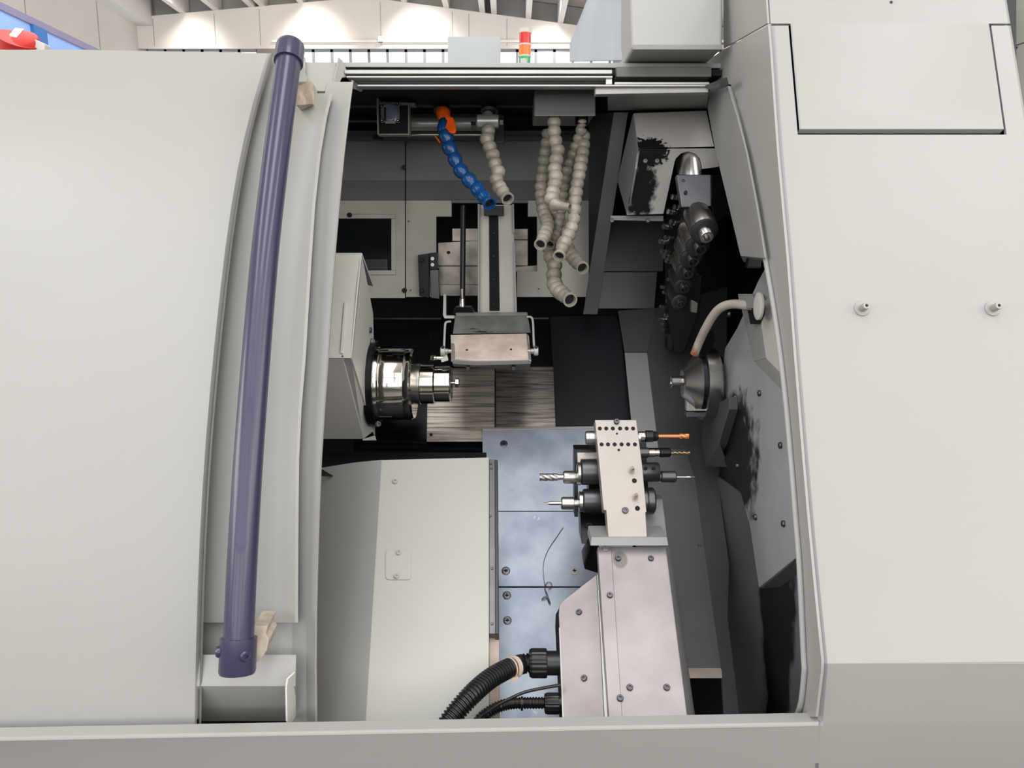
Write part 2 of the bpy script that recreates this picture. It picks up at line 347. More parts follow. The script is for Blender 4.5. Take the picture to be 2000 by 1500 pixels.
# far right side panel beyond the cabinet
sp = PL(1975, 100, plane(P(1968, 0, 1.45), P(2080, 0, 1.30), P(2080, 260, 1.30)))
side_pl = plane(P(1960, 0, 1.47), P(2080, 0, 1.34), P(2080, 300, 1.34))
slab('far_side_panel', [PL(x, y, side_pl) for x, y in [(1960, -60), (2080, -60), (2080, 620), (1995, 400)]], .004, 'paint_in', enc)
mb = MB()
for x, y in [(1982, 48), (1986, 93)]:
    p = PL(x, y, side_pl); mb.add(*g_lathe(p, -side_pl[1] if side_pl[1].dot(AX) > 0 else side_pl[1], [(0, .002), (.0015, .0016)], 12))
mb.add(*g_tube([PL(1983, 89, side_pl), PL(2010, 80, side_pl)], .0008, 6))
mb.obj('side_panel_seam', 'dark', enc)

# the T-shaped flap above the right cabinet
fl = thing('hinged_flap', 'light grey T-shaped flap hanging over the right front panel', 'cover')
ysf = [-70, -20, 20, 46]
rows = [[P(edge(y) + 1, y, DR(y) + .006), P(edge(y) + 6, y, DR(y) - .001), P(x1(50), y, DR(y) - .001), P(x2(50), y, DR(y) - .001), P(x3(y) - 4, y, DR(y) - .001), P(x3(y), y, DR(y) + .008)] for y in ysf]
ysg = [46, 90, 130, 170, 215, 252, 259]
sheet('flap_top', rows, .006, 'paint', fl, smooth=25)
rows = [[P(x1(y) + 4, y, DR(y) - .001), P(x1(y) + 7, y, DR(y) - .003), P(x2(y) - 7, y, DR(y) - .003), P(x2(y) - 4, y, DR(y) - .001)] for y in ysg]
rows[-1] = [p + Vector((0, .012, 0)) for p in rows[-1]]
sheet('flap_tongue', rows, .006, 'paint', fl, smooth=25)
slab('flap_side', [PX(x, y, XJ) for x, y in [(1412, -70), (1494, -70), (1496, 0), (1499, 46), (1413, 94)]], .004, 'paint', fl, Vector((1, 0, 0)))
p = P(1741, 4, DR(4) - .002); lathe('pin_hole', p, -AX, [(0, .0025), (.0008, .002)], 'dark', fl, 12)
# dark gap backing for the flap joint
rows = [[P(edge(y) + 8, y, DR(y) + .02), P(1985, y, DR(y) + .02)] for y in [-70, 0, 46, 130, 200, 275]]
sheet('flap_joint_backing', rows, .004, 'dark', enc)
# stand-off knobs on the right panel
for i, (x, lab) in enumerate([(1683, 'small off-white round stand-off knob on the right front panel, nearer the door opening'), (1938, 'small off-white round stand-off knob at the outer edge of the right front panel')]):
    k = thing('stand_off_knob', lab, 'knob', 'stand-off knobs on the right front panel')
    p = P(x, 603, DR(603)); n = (P(1700, 590, DR(590)) - P(1700, 616, DR(616))).cross(Vector((1, 0, 0))).normalized()
    if n.dot(AX) > 0: n = -n
    lathe('washer', p, n, [(0, .0125), (.0015, .0125), (.0025, .0115), (.0025, .003)], 'paint', k)
    q = p + n * .0022
    lathe('stem', q, n, [(0, .006), (.009, .006), (.0095, .0062), (.016, .0058), (.0165, .0052), (.0165, .0026), (.010, .0024)], 'paint', k)
    lathe('bore', q, n, [(.0105, .0023), (.0115, .0022)], 'dark', k, 16)

# ================================================================== SLIDING DOOR
door = thing('sliding_door', 'light grey sliding door with long violet-blue handle, pushed open to the left', 'door')
L2 = [(150, 660), (189, 648), (248, 635), (353, 620), (500, 609), (700, 597), (845, 586), (1010, 583), (1216, 582)]
L3 = [(158, 690), (250, 678), (400, 663), (560, 650), (750, 638), (900, 628), (1100, 621), (1250, 618), (1396, 619)]
yd = [182, 230, 300, 400, 500, 600, 700, 800, 900, 1000, 1100, 1216]
rows = [[P(cubic(L1, y) - 14, y, DL(y) + .050), P(cubic(L1, y) + (cubic(L2, y) - cubic(L1, y)) * .55, y, DL(y) + .040), P(cubic(L2, y), y, DL(y) + .030)] for y in [110] + yd[:0]] if False else []
rows = [[P(cubic(L1, y) - 14, y, DL(y) + .045), P(cubic(L2, y) - 55, y, DL(y) + .038), P(cubic(L2, y) - 6, y, DL(y) + .018), P(cubic(L2, y), y, DL(y) + .022)] for y in yd]
sheet('door_skin', rows, .004, 'paint', door, smooth=25)
rows = [[P(cubic(L1, y) - 14, y, DL(y) + .045), P(596, y, DL(y) + .04)] for y in (112, 150, 184)]
sheet('door_skin_top', rows, .004, 'paint', door)
ye = [160, 200, 300, 400, 500, 600, 700, 800, 900, 1000, 1100, 1200, 1300, 1396, 1416]
def l2(y): return cubic(L2, y) if y < 1216 else 582
rows = [[P(l2(y) - 16, y, DL(y) + .050), P(l2(y) + min(22, (cubic(L3, y) - l2(y)) * .45), y, DL(y) + .040), P(cubic(L3, y) - 3, y, DL(y) + .022), P(cubic(L3, y), y, DL(y) + .026), P(cubic(L3, y) + 1, y, DL(y) + .05)] for y in ye]
sheet('door_edge_strip', rows, .004, 'paint', door, smooth=25)
rows = [[P(cubic(L1, y) - 16, y, DL(y) + .055), P(568, y, DL(y) + .048), P(586, y, DL(y) + .052)] for y in (1200, 1290)]
sheet('door_recess_plate', rows, .004, 'paint', door)
# lower cover with a folded end
rows = [[P(cubic(L1, y) - 14, y, dd), P(540, y, dd), P(578 - (1 if y > 1300 else 0), y, dd + .002)] for y, dd in ((1279, 1.215), (1340, 1.205), (1362, 1.222), (1408, 1.262))]
sheet('door_lower_cover', rows, .004, 'paint', door, smooth=20)
px_slab('lower_end_flange', [(577, 1312, 1.195), (562, 1326, 1.185), (560, 1345, 1.18), (561, 1408, 1.18), (566, 1416, 1.185), (579, 1400, 1.25)], .003, 'paint_in', door)
# upper plate and flange
sheet('door_upper_plate', [[P(592, 121, 1.60), P(657, 124, 1.60)], [P(592, 150, 1.575), P(654, 150, 1.575)], [P(592, 176, 1.55), P(652, 179, 1.55)]], .004, 'paint', door)
px_slab('door_upper_flange', [(662, 112, 1.60), (669, 118, 1.66), (683, 150, 1.66), (668, 152, 1.58), (656, 178, 1.545), (650, 172, 1.55)], .003, 'paint', door)
px_slab('door_wiper_arm', [(689, 158, 1.56), (693, 160, 1.56), (709, 176, 1.64), (705, 180, 1.64), (688, 172, 1.57)], .004, 'paint_mid', door)
# handle
HL = [(95, 567), (110, 565), (207, 552), (350, 534), (500, 517), (700, 500), (900, 485), (1100, 473), (1250, 466), (1300, 464)]
def DH(y): return 1.15 * 534 / (1000 - cubic(HL, y))
hp = [P(cubic(HL, y), y, DH(y)) for y in (104, 150, 207, 280, 350, 430, 500, 600, 700, 800, 900, 1000, 1100, 1180, 1250, 1275)]
h = MB().add(*g_tube(spline(hp, 4), .0222, 32)).obj('handle', 'handle', door, smooth=60)
h['label'] = 'long violet-blue tubular door handle'
d0 = (hp[0] - hp[2]).normalized(); p = hp[0] - d0 * .022
c = lathe('handle_end_cap', p, d0, [(0, .0235), (0, .0262), (.034, .0262), (.041, .0245), (.045, .020), (.0465, .010)], 'handle', h, 40)
d1 = (hp[-1] - hp[-3]).normalized(); p = hp[-1] - d1 * .022
c = lathe('handle_lower_clamp', p, d1, [(0, .0235), (0, .0268), (.048, .0268), (.052, .025), (.053, .012)], 'handle', h, 40)
cc = P(466, 1266, DH(1266))
for dx, dy in ((-.93, -.37), (.62, -.78)):
    dv = Vector((dx, dy, 0)); lathe('clamp_screw', cc + dv * .024, dv, [(0, .0085), (.006, .0085), (.0085, .0065), (.0085, .003), (.006, .0028)], 'handle', c, 16)
b = px_slab('upper_handle_bracket', [(586, 138, 1.47), (603, 152, 1.475), (611, 165, 1.49), (611, 203, 1.485), (578, 206, 1.445), (582, 150, 1.45)], .06, 'tape', door, Vector((-.1, 1, 0)), bevel=.001)
b['label'] = 'handle bracket wrapped in beige tape'
b = px_slab('upper_bracket_arm', [(578, 100, 1.40), (590, 112, 1.42), (598, 150, 1.46), (600, 160, 1.47), (584, 160, 1.44), (580, 130, 1.41)], .03, 'paint_in', door, Vector((-.3, 1, 0)), bevel=.001)
b = px_slab('lower_handle_bracket', [(495, 1222, 1.175), (523, 1223, 1.175), (519, 1240, 1.175), (525, 1250, 1.175), (521, 1270, 1.172), (510, 1288, 1.165), (497, 1297, 1.165)], .05, 'tape', door, Vector((-.05, 1, 0)), bevel=.001)
b['label'] = 'handle bracket wrapped in beige tape'

# ================================================================== CHAMBER BACK PANEL with its irregular cut-out
YB = 2.2
rt_x = 1151
def yb(y): return {275: 2.235, 352: 2.23, 395: 2.20}.get(y, 2.20)
xb = [640, 793, 852, 882, 1010, 1031, 1049, rt_x]; yk = [255, 352, 392, 423, 530, 580]
def yof(y): return 2.27 if y <= 255 else (2.25 if y <= 352 else 2.205)
mbp = {'a': MB(), 'b': MB(), 'c': MB()}
for i in range(len(xb) - 1):
    for j in range(len(yk) - 1):
        X0, X1, Y0, Y1 = xb[i], xb[i+1], yk[j], yk[j+1]
        hole = (852 <= X0 < 882 and 423 <= Y0) or (882 <= X0 < 1010 and 392 <= Y0) or (X0 == 1010 and 392 <= Y0 < 530) or (X0 == 1031 and 423 <= Y0 < 530)
        if hole: continue
        if i == 0: continue
        v, f = g_hexa([PY(X0, Y0, yof(Y0)), PY(X1, Y0, yof(Y0)), PY(X1, Y1, yof(Y1)), PY(X0, Y1, yof(Y1))], [PY(X0, Y0, yof(Y0)) + Vector((0, .006, 0)), PY(X1, Y0, yof(Y0)) + Vector((0, .006, 0)), PY(X1, Y1, yof(Y1)) + Vector((0, .006, 0)), PY(X0, Y1, yof(Y1)) + Vector((0, .006, 0))])
        mbp['a' if j < 2 else ('b' if X0 < 882 else 'c')].add(v, f)
back = thing('rear_splash_panel', 'beige-grey oily splash panel with stepped cut-out at the back of the chamber', 'panel')
mbp['a'].obj('upper_sheet', 'paint_mid', back, smooth=0)
mbp['b'].obj('lower_sheet', 'paint_back', back, smooth=0); mbp['c'].obj('lower_sheet', 'paint_back', back, smooth=0)
# left sheet with the window
wx0, wx1, wy0, wy1 = 600, 773, 418, 537
mb = MB()
for (X0, X1, Y0, Y1) in [(560, 791, 392, wy0), (wx1, 791, wy0, wy1), (560, 791, wy1, 582), (560, wx0, wy0, wy1)]:
    v, f = g_hexa([PY(X0, Y0, 2.2), PY(X1, Y0, 2.2), PY(X1, Y1, 2.2), PY(X0, Y1, 2.2)], [PY(X0, Y0, 2.206), PY(X1, Y0, 2.206), PY(X1, Y1, 2.206), PY(X0, Y1, 2.206)]); mb.add(v, f)
mb.obj('left_sheet', 'paint_back', back, smooth=0)
mb = MB()
for (Y0, Y1) in ((255, 352), (352, 392)):
    a, b_ = yof(Y0) - .004, yof(Y1) - .004
    mb.add(*g_hexa([PY(560, Y0, a), PY(791, Y0, a), PY(791, Y1, b_), PY(560, Y1, b_)], [PY(560, Y0, a + .006), PY(791, Y0, a + .006), PY(791, Y1, b_ + .006), PY(560, Y1, b_ + .006)]))
mb.obj('left_upper_sheet', 'paint_mid', back, smooth=0)
mb = MB()
for (a, b_, c, d_) in [(600, 418, 773, 427), (764, 427, 773, 528), (600, 528, 773, 537)]:
    mb.add(*g_slab([PY(a, b_, 2.195), PY(c, b_, 2.195), PY(c, d_, 2.195), PY(a, d_, 2.195)], .012, Vector((0, 1, 0))))
mb.obj('window_frame', 'paint_back', back, bevel=.002)
slab('window_glass', [PY(600, 427, 2.212), PY(764, 427, 2.212), PY(764, 528, 2.212), PY(600, 528, 2.212)], .004, 'glass_dark', back)
slab('window_lower_slat', [PY(600, 506, 2.207), PY(757, 506, 2.207), PY(757, 528, 2.207), PY(600, 528, 2.207)], .002, 'gunmetal', back)
for x, y, r in [(683, 420, .011), (789, 327, .010), (790, 567, .011), (802, 567, .003), (798, 432, .003), (1052, 564, .003)]:
    screw(x, y, plane(PY(0, 0, 2.195 if y > 400 else 2.23), PY(100, 0, 2.195 if y > 400 else 2.23), PY(0, 100, 2.195 if y > 400 else 2.23)), r * .62, (0, -1, 0), 'dark', back)
# folded lip above the cut-out
slab('cutout_lip', [PY(882, 390, 2.196), PY(1031, 390, 2.196), PY(1031, 397, 2.196), PY(882, 397, 2.196)], .03, 'paint_dim', back, Vector((0, 1, 0)))
# steel plates seen through the cut-out
bp = thing('inner_steel_plates', 'stepped worn steel plates behind the cut-out of the rear panel', 'plate')
for k, pts in enumerate([[(883, 446), (934, 446), (934, 471), (883, 471)], [(855, 474), (934, 470), (934, 519), (856, 519)], [(857, 520), (935, 520), (935, 556), (858, 556)], [(858, 556), (935, 556), (935, 578), (860, 578)], [(1002, 447), (1031, 447), (1031, 468), (1002, 468)], [(1002, 469), (1031, 469), (1031, 519), (1002, 519)], [(1004, 521), (1049, 518), (1049, 531), (1004, 531)]]):
    Yv = 2.26 - .008 * (k % 4)
    slab('steel_plate', [PY(x, y, Yv) for x, y in pts], .006, 'plate_worn', bp, Vector((0, 1, 0)))
for x, y in ((876, 493), (893, 538)): screw(x, y, plane(PY(0, 0, 2.25), PY(100, 0, 2.25), PY(0, 100, 2.25)), .005, (0, -1, 0), 'dark', bp)
# dark bracket left of the cut-out
db = thing('black_bracket', 'oily black angle bracket bolted left of the panel cut-out', 'bracket')
slab('bracket_leaf', [PY(816, 498, 2.17), PY(838, 495, 2.17), (PY(838, 582, 2.17)), PY(819, 578, 2.17)], .02, 'dark', db, Vector((0, 1, 0)))
slab('bracket_web', [PY(838, 494, 2.16), PY(855, 493, 2.16), PY(855, 525, 2.16), PY(840, 527, 2.16)], .03, 'darksteel', db, Vector((0, 1, 0)))
slab('bracket_foot', [PY(840, 527, 2.165), PY(856, 527, 2.165), PY(858, 584, 2.165), PY(842, 582, 2.165)], .02, 'gunmetal', db, Vector((0, 1, 0)))
for x, y in ((845, 505), (845, 517), (824, 508), (824, 567)): screw(x, y, plane(PY(0, 0, 2.16), PY(100, 0, 2.16), PY(0, 100, 2.16)), .006, (0, -1, 0), 'steel' if x > 830 else 'dark', db)

# ================================================================== PARTS CATCHER on its slide
YC = 2.02
sl = thing('parts_catcher', 'parts catcher with pale metal tray hanging on a vertical beige slide', 'catcher')
def ys_(name, x0, y0, x1_, y1, Y, t, m, x0b=None, x1b=None, parent=sl, bevel=.001):
    return slab(name, [PY(x0, y0, Y), PY(x1_, y0, Y), PY(x1b or x1_, y1, Y), PY(x0b or x0, y1, Y)], t, m, parent, Vector((0, 1, 0)), bevel)
ys_('slide_column', 936, 400, 1003, 612, 2.03, .03, 'paint_back', 936, 1006)
ys_('slide_left_edge', 933, 398, 937, 612, 2.01, .05, 'paint', 933, 937)
ys_('slide_right_edge', 1000, 398, 1004, 455, 2.01, .05, 'paint', 1001, 1005)
ys_('slide_right_lower_edge', 1002, 473, 1006, 612, 2.01, .05, 'paint', 1005, 1010)
gr = ys_('guide_groove', 955, 415, 973, 607, 2.026, .003, 'void', 956, 976)
for y in (455, 500, 545, 593): screw(965, y, plane(PY(0, 0, 2.025), PY(100, 0, 2.025), PY(0, 100, 2.025)), .003, (0, -1, 0), 'darksteel', gr)
ys_('chain_head', 945, 402, 984, 421, 2.0, .03, 'dark')
MB().add(*g_tube([PY(905, 402, 2.06), PY(903, 598, 2.02)], .0072, 16)).obj('black_rod', 'blackplastic', sl)
MB().add(*g_lathe(PY(903, 598, 2.02), Vector((0, 0, 1)), [(0, .009), (.02, .007), (.022, .0045), (.045, .0045)], 16)).obj('rod_tip', 'steel', sl)
px_slab('rubber_boot', [(888, 600, 1.98), (922, 600, 1.98), (928, 614, 1.96), (884, 614, 1.96)], .06, 'blackplastic', sl, Vector((0, 1, 0)), bevel=.004)
d_ = 1.93
px_slab('tray_hanger_bracket', [(866, 575, 1.99), (871, 575, 1.99), (871, 617, 1.95), (888, 617, 1.95), (888, 622, 1.94), (868, 622, 1.94), (865, 616, 1.95)], .02, 'paint_in', sl, Vector((0, 1, 0)))
px_slab('cross_bar_top', [(890, 611, 1.96), (1030, 611, 1.96), (1031, 616, 1.93), (890, 617, 1.93)], .02, 'paint', sl, Vector((0, 1, 0)))
px_slab('cross_bar', [(889, 617, 1.93), (1031, 616, 1.93), (1037, 650, 1.90), (884, 652, 1.90)], .03, 'greybar', sl, Vector((0, 1, 0)))
tp = plane(P(880, 654, 1.90), P(1034, 652, 1.90), P(882, 704, 1.80))
t = thing('catch_tray', 'pale worn metal tray hinged below the grey cross bar', 'tray')
tr = slab('tray_floor', [PL(x, y, tp) for x, y in [(880, 654), (1028, 651), (1033, 656), (1037, 703), (882, 703)]], .004, 'tray', sl); bpy.data.objects.remove(t); ROOTS.pop()
px_slab('tray_front_lip', [(882, 702, 1.795), (930, 706, 1.79), (1037, 703, 1.795), (1037, 711, 1.80), (930, 714, 1.80), (884, 711, 1.80)], .012, 'paint', sl, Vector((0, 1, 0)))
px_slab('tray_front_wall', [(883, 712, 1.803), (1036, 712, 1.803), (1033, 724, 1.83), (886, 716, 1.83)], .012, 'greybar', sl, Vector((0, 1, 0)))
px_slab('tray_left_wall', [(880, 653, 1.905), (888, 655, 1.90), (889, 702, 1.80), (881, 704, 1.795)], .004, 'alu', sl, Vector((0, 0, 1)) * -1)
px_slab('tray_right_wall', [(1028, 650, 1.898), (1033, 655, 1.90), (1038, 704, 1.79), (1033, 702, 1.79)], .004, 'alu', sl, Vector((0, 0, -1)))
for x, y in ((912, 684), (998, 683)): screw(x, y, tp, .0028, -tp[1] if tp[1].dot(AX) > 0 else tp[1], 'dark', tr, name='rivet')
for x, y in ((914, 720), (1003, 720)): px_slab('stop_block', [(x - 4, y - 4, 1.80), (x + 4, y - 4, 1.80), (x + 4, y + 4, 1.80), (x - 4, y + 4, 1.80)], .015, 'dark', sl, Vector((0, 1, 0)))
MB().add(*g_tube(spline([P(1030, 619, 1.92), P(1038, 620, 1.91), P(1041, 630, 1.90), P(1042, 655, 1.87), P(1043, 676, 1.84)], 5), .0028, 10)).obj('right_swing_arm', 'white', sl)
MB().add(*g_tube(spline([P(880, 628, 1.92), P(871, 630, 1.91), P(869, 640, 1.90), P(868, 660, 1.87), P(867, 680, 1.84)], 5), .0028, 10)).obj('left_swing_arm', 'white', sl)
for (x, s) in ((865, 1), (1047, -1)):
    pc = P(x, 686, 1.83)
    MB().add(*g_lathe(pc + Vector((-.0055, 0, 0)), Vector((1, 0, 0)), [(0, .009), (.001, .0105), (.010, .0105), (.011, .009)], 20)).obj('pivot_clamp', 'white', sl)
    MB().add(*g_lathe(pc, Vector((s, 0, 0)), [(.004, .0065), (.012, .0065), (.013, .005), (.021, .005)], 16)).obj('pivot_pin', 'alu', sl)
    screw(x, 678, 1.822, .004, (0, -1, .3), 'darksteel', sl)
MB().add(*g_lathe(P(848, 699, 1.83), Vector((1, 0, 0)), [(-.008, .0055), (-.006, .0065), (.004, .0065), (.006, .004), (.02, .004)], 16)).obj('pivot_stop_screw', 'chrome', sl)
px_slab('pivot_link', [(860, 695, 1.835), (872, 690, 1.835), (876, 704, 1.82), (862, 708, 1.82)], .01, 'paint_in', sl, Vector((0, 1, 0)))

# ================================================================== WAY COVERS on the slanted rear bed
wc_pl = plane(P(700, 618, 2.2), P(1200, 618, 2.2), P(900, 890, 1.98))
def off(pl, k):
    n = pl[1] if pl[1].dot(AX) < 0 else -pl[1]; return (pl[0] + n * k, pl[1])
wc = thing('telescopic_way_cover', 'streaky brushed steel telescopic way cover behind the chuck', 'cover')
def wcp(name, pts, k, m): return slab(name, [PL(x, y, off(wc_pl, k)) for x, y in pts], .006, m, wc)
wcp('dark_leaf', [(700, 622), (862, 622), (862, 880), (690, 880)], .004, 'waycover_dark')
wcp('upper_leaf', [(862, 620), (1072, 620), (1082, 735), (862, 735)], .006, 'waycover_dark')
wcp('narrow_leaf', [(838, 640), (866, 640), (866, 725), (836, 725)], .012, 'waycover_dark')
wcp('front_leaf', [(835, 719), (966, 719), (966, 862), (833, 862)], .020, 'waycover')
M['waycover_r'] = mat('brushed_way_cover_darker', '9C938A', .3, .7, col2='33302E', scale=4, stretch=(2.5, 50, 50), lo=.25, hi=.62, bump=.1)  # right leaf, darker in tone than the front leaf
wcp('right_leaf', [(966, 716), (1081, 716), (1086, 845), (967, 845)], .014, 'waycover_r')
wcp('rear_leaf_edge', [(722, 620), (862, 620), (862, 623), (722, 623)], .010, 'gunmetal')
wcp('right_leaf_edge', [(1040, 619), (1072, 619), (1072, 622), (1040, 622)], .010, 'gunmetal')
wcp('leaf_gap', [(966, 719), (968, 719), (969, 862), (966, 862)], .0215, 'dark')
px_slab('leaf_lip', [(833, 862, 1.982), (948, 862, 1.982), (948, 866, 1.99), (833, 867, 1.99)], .01, 'darksteel', wc, Vector((0, 1, 0)))
px_slab('lower_track', [(690, 868, 1.99), (950, 866, 1.99), (950, 878, 1.97), (690, 878, 1.97)], .03, 'waycover_dark', wc, Vector((0, 1, 0)))
px_slab('track_bar', [(690, 859, 1.975), (833, 861, 1.975), (833, 866, 1.97), (690, 864, 1.97)], .01, 'darksteel', wc, Vector((0, 1, 0)))
screw(842, 849, off(wc_pl, .0205), .004, -wc_pl[1] if wc_pl[1].dot(AX) > 0 else wc_pl[1], 'dark', wc)
bw = px_slab('dark_blue_sheet', [(1074, 618, 2.21), (1202, 616, 2.21), (1212, 640, 2.2), (1236, 835, 2.06), (1083, 835, 2.03)], .006, 'bluewall', None, Vector((0, 1, 0)))
tag(bw, 'dark blue oily sheet to the right of the way cover', 'panel')
bw = px_slab('lower_dark_tray', [(610, 885, 1.90), (950, 885, 1.90), (950, 930, 1.72), (610, 930, 1.72)], .006, 'bluewall', None, Vector((0, 1, 0)))
tag(bw, 'dark chip channel strip above the headstock cover', 'tray')

# ================================================================== CHAMBER RIGHT-HAND WALLS
rw = thing('chamber_side_lining', 'dark grey sheet lining on the right side of the chamber', 'lining')
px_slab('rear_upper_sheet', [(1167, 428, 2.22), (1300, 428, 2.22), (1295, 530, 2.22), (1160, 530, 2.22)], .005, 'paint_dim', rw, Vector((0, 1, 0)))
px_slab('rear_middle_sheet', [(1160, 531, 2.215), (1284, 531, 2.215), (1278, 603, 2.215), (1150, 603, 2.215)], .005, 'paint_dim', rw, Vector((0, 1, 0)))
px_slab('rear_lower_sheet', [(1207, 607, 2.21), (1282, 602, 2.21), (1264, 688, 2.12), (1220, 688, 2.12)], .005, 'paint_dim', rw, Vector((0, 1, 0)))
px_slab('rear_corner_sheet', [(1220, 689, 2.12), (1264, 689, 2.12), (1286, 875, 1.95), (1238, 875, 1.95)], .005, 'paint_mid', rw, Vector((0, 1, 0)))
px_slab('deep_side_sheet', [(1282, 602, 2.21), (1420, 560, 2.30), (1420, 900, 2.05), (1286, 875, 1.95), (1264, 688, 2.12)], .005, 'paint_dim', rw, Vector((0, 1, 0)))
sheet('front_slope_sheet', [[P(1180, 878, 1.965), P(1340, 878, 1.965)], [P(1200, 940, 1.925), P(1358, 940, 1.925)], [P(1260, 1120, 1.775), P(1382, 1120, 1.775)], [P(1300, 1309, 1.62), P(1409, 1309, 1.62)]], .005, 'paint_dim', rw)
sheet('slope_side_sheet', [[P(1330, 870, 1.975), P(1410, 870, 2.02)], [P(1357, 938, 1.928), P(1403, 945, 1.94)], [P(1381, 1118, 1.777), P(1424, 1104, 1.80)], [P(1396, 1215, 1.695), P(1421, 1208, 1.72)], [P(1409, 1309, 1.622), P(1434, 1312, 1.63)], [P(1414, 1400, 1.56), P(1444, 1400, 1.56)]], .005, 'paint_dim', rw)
px_slab('bottom_ledge', [(1340, 1309, 1.615), (1410, 1309, 1.615), (1411, 1325, 1.60), (1342, 1325, 1.60)], .02, 'brownstrip', rw, Vector((0, 1, 0)))
bs = tuple(PX(1520, 1290, .52)); bs2 = tuple(PX(1508, 1185, .52))
M['paint_stain'] = mat('sooty_side_paint', '6E7174', .35, var=.15, scale=6, blobs=[(.52, bs[1] , bs[2], .3, .085, .26, .25, 14, '08080A'), (.52, bs2[1], bs2[2] , .3, .08, .14, .25, 14, '08080A')])
slab('side_wall_sheet', [PX(x, y, .52) for x, y in [(1401, 930), (1450, 965), (1576, 1000), (1582, 1440), (1430, 1440), (1440, 1400), (1419, 1208), (1423, 1104), (1401, 947)]], .004, 'paint_stain', rw, Vector((1, 0, 0)))
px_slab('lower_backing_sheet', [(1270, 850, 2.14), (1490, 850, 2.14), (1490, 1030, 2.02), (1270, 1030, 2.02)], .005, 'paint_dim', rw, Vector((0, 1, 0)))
# slanted post between hose bay and magazine
po = thing('slanted_post', 'grey slanted sheet metal post between the hoses and the magazine box', 'post')
px_slab('post_face', [(1199, 219, 1.84), (1227, 219, 1.84), (1167, 614, 2.10), (1139, 614, 2.10)], .006, 'post_paint', po, Vector((0, 1, 0)))
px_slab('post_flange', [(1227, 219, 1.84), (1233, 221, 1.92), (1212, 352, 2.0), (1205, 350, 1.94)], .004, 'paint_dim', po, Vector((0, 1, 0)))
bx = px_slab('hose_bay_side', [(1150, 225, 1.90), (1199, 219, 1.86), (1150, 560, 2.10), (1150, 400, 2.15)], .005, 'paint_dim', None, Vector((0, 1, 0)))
tag(bx, 'dark grey side sheet right of the hose manifold', 'panel')
bx = px_slab('upper_bay_backing', [(1160, 190, 2.28), (1420, 190, 2.28), (1420, 640, 2.34), (1150, 640, 2.34)], .005, 'void', None, Vector((0, 1, 0)))  # black sheet put in for the dark of the deep cavity
tag(bx, 'black sheet standing in for the shaded cavity behind the tool magazine', 'panel')

# ================================================================== MAGAZINE BOX
s1 = tuple(P(1252, 372, 1.80)); s2 = tuple(P(1262, 300, 1.77))
M['box_soot'] = mat('sooty_box_paint', 'BDBAB4', .45, var=.06, scale=8, blobs=[s1 + (.042, .15, .085, .35, 60, '0A0A0B'), s2 + (.05, .1, .035, .10, 130, '0C0C0D')], spots=(30, .72, (1, 1, .3), '4A3A34'))
mg = thing('magazine_housing', 'off-white magazine housing with black soot stain and rounded shaft cut-out', 'housing')
px_slab('housing_top_face', [(1238, 221, 1.80), (1380, 216, 1.80), (1395, 286, 1.74), (1247, 289, 1.74)], .01, 'box_soot', mg, Vector((0, 1, 0)))
px_slab('housing_left_face', [(1236, 222, 1.805), (1246, 289, 1.745), (1240, 330, 1.74), (1224, 420, 1.84), (1205, 352, 1.92)], .005, 'paint_mid', mg, Vector((1, 0, 0)))
arch = [(1247, 290, 1.742)] + [(1400, 290, 1.742), (1404, 326, 1.75), (1372, 330, 1.75)]
cx, cy = 1344, 322
arch += [(cx + 27 * math.cos(a), cy - 26 * math.sin(a), 1.755) for a in [math.radians(q) for q in (0, 30, 60, 90, 120, 150, 168)]]
arch += [(1296, 418, 1.83), (1224, 420, 1.83), (1240, 330, 1.748)]
px_slab('housing_front_face', arch, .006, 'box_soot', mg, Vector((0, 1, 0)))
px_slab('housing_lower_edge', [(1192, 421, 1.86), (1296, 421, 1.86), (1296, 432, 1.86), (1192, 430, 1.86)], .02, 'paint_mid', mg, Vector((0, 1, 0)))
for x, y, dd in ((1260, 315, 1.745), (1283, 315, 1.745), (1195, 431, 1.855), (1265, 431, 1.855)): screw(x, y, dd, .0055, (0, -1, .2), 'gunmetal', mg)
ma = thing('tool_changer', 'dark steel tool changer block with thick round shaft below the magazine housing', 'changer')
lathe('shaft', P(1342, 284, 1.80), P(1348, 345, 1.77) - P(1342, 284, 1.80), [(0, .029), (.16, .029), (.162, .028)], 'steel', ma, 40)
px_slab('arm_block', [(1321, 341, 1.70), (1388, 341, 1.70), (1389, 403, 1.68), (1331, 405, 1.68)], .06, 'gunmetal', ma, Vector((.15, 1, 0)), bevel=.002)
px_slab('arm_bracket', [(1389, 341, 1.72), (1413, 342, 1.76), (1425, 420, 1.74), (1398, 436, 1.70), (1389, 403, 1.70)], .04, 'darksteel', ma, Vector((.1, 1, 0)), bevel=.002)
for x, y in ((1334, 354), (1339, 376)): screw(x, y, 1.698 - (y - 354) * .0005, .004, -AX, 'dark', ma)
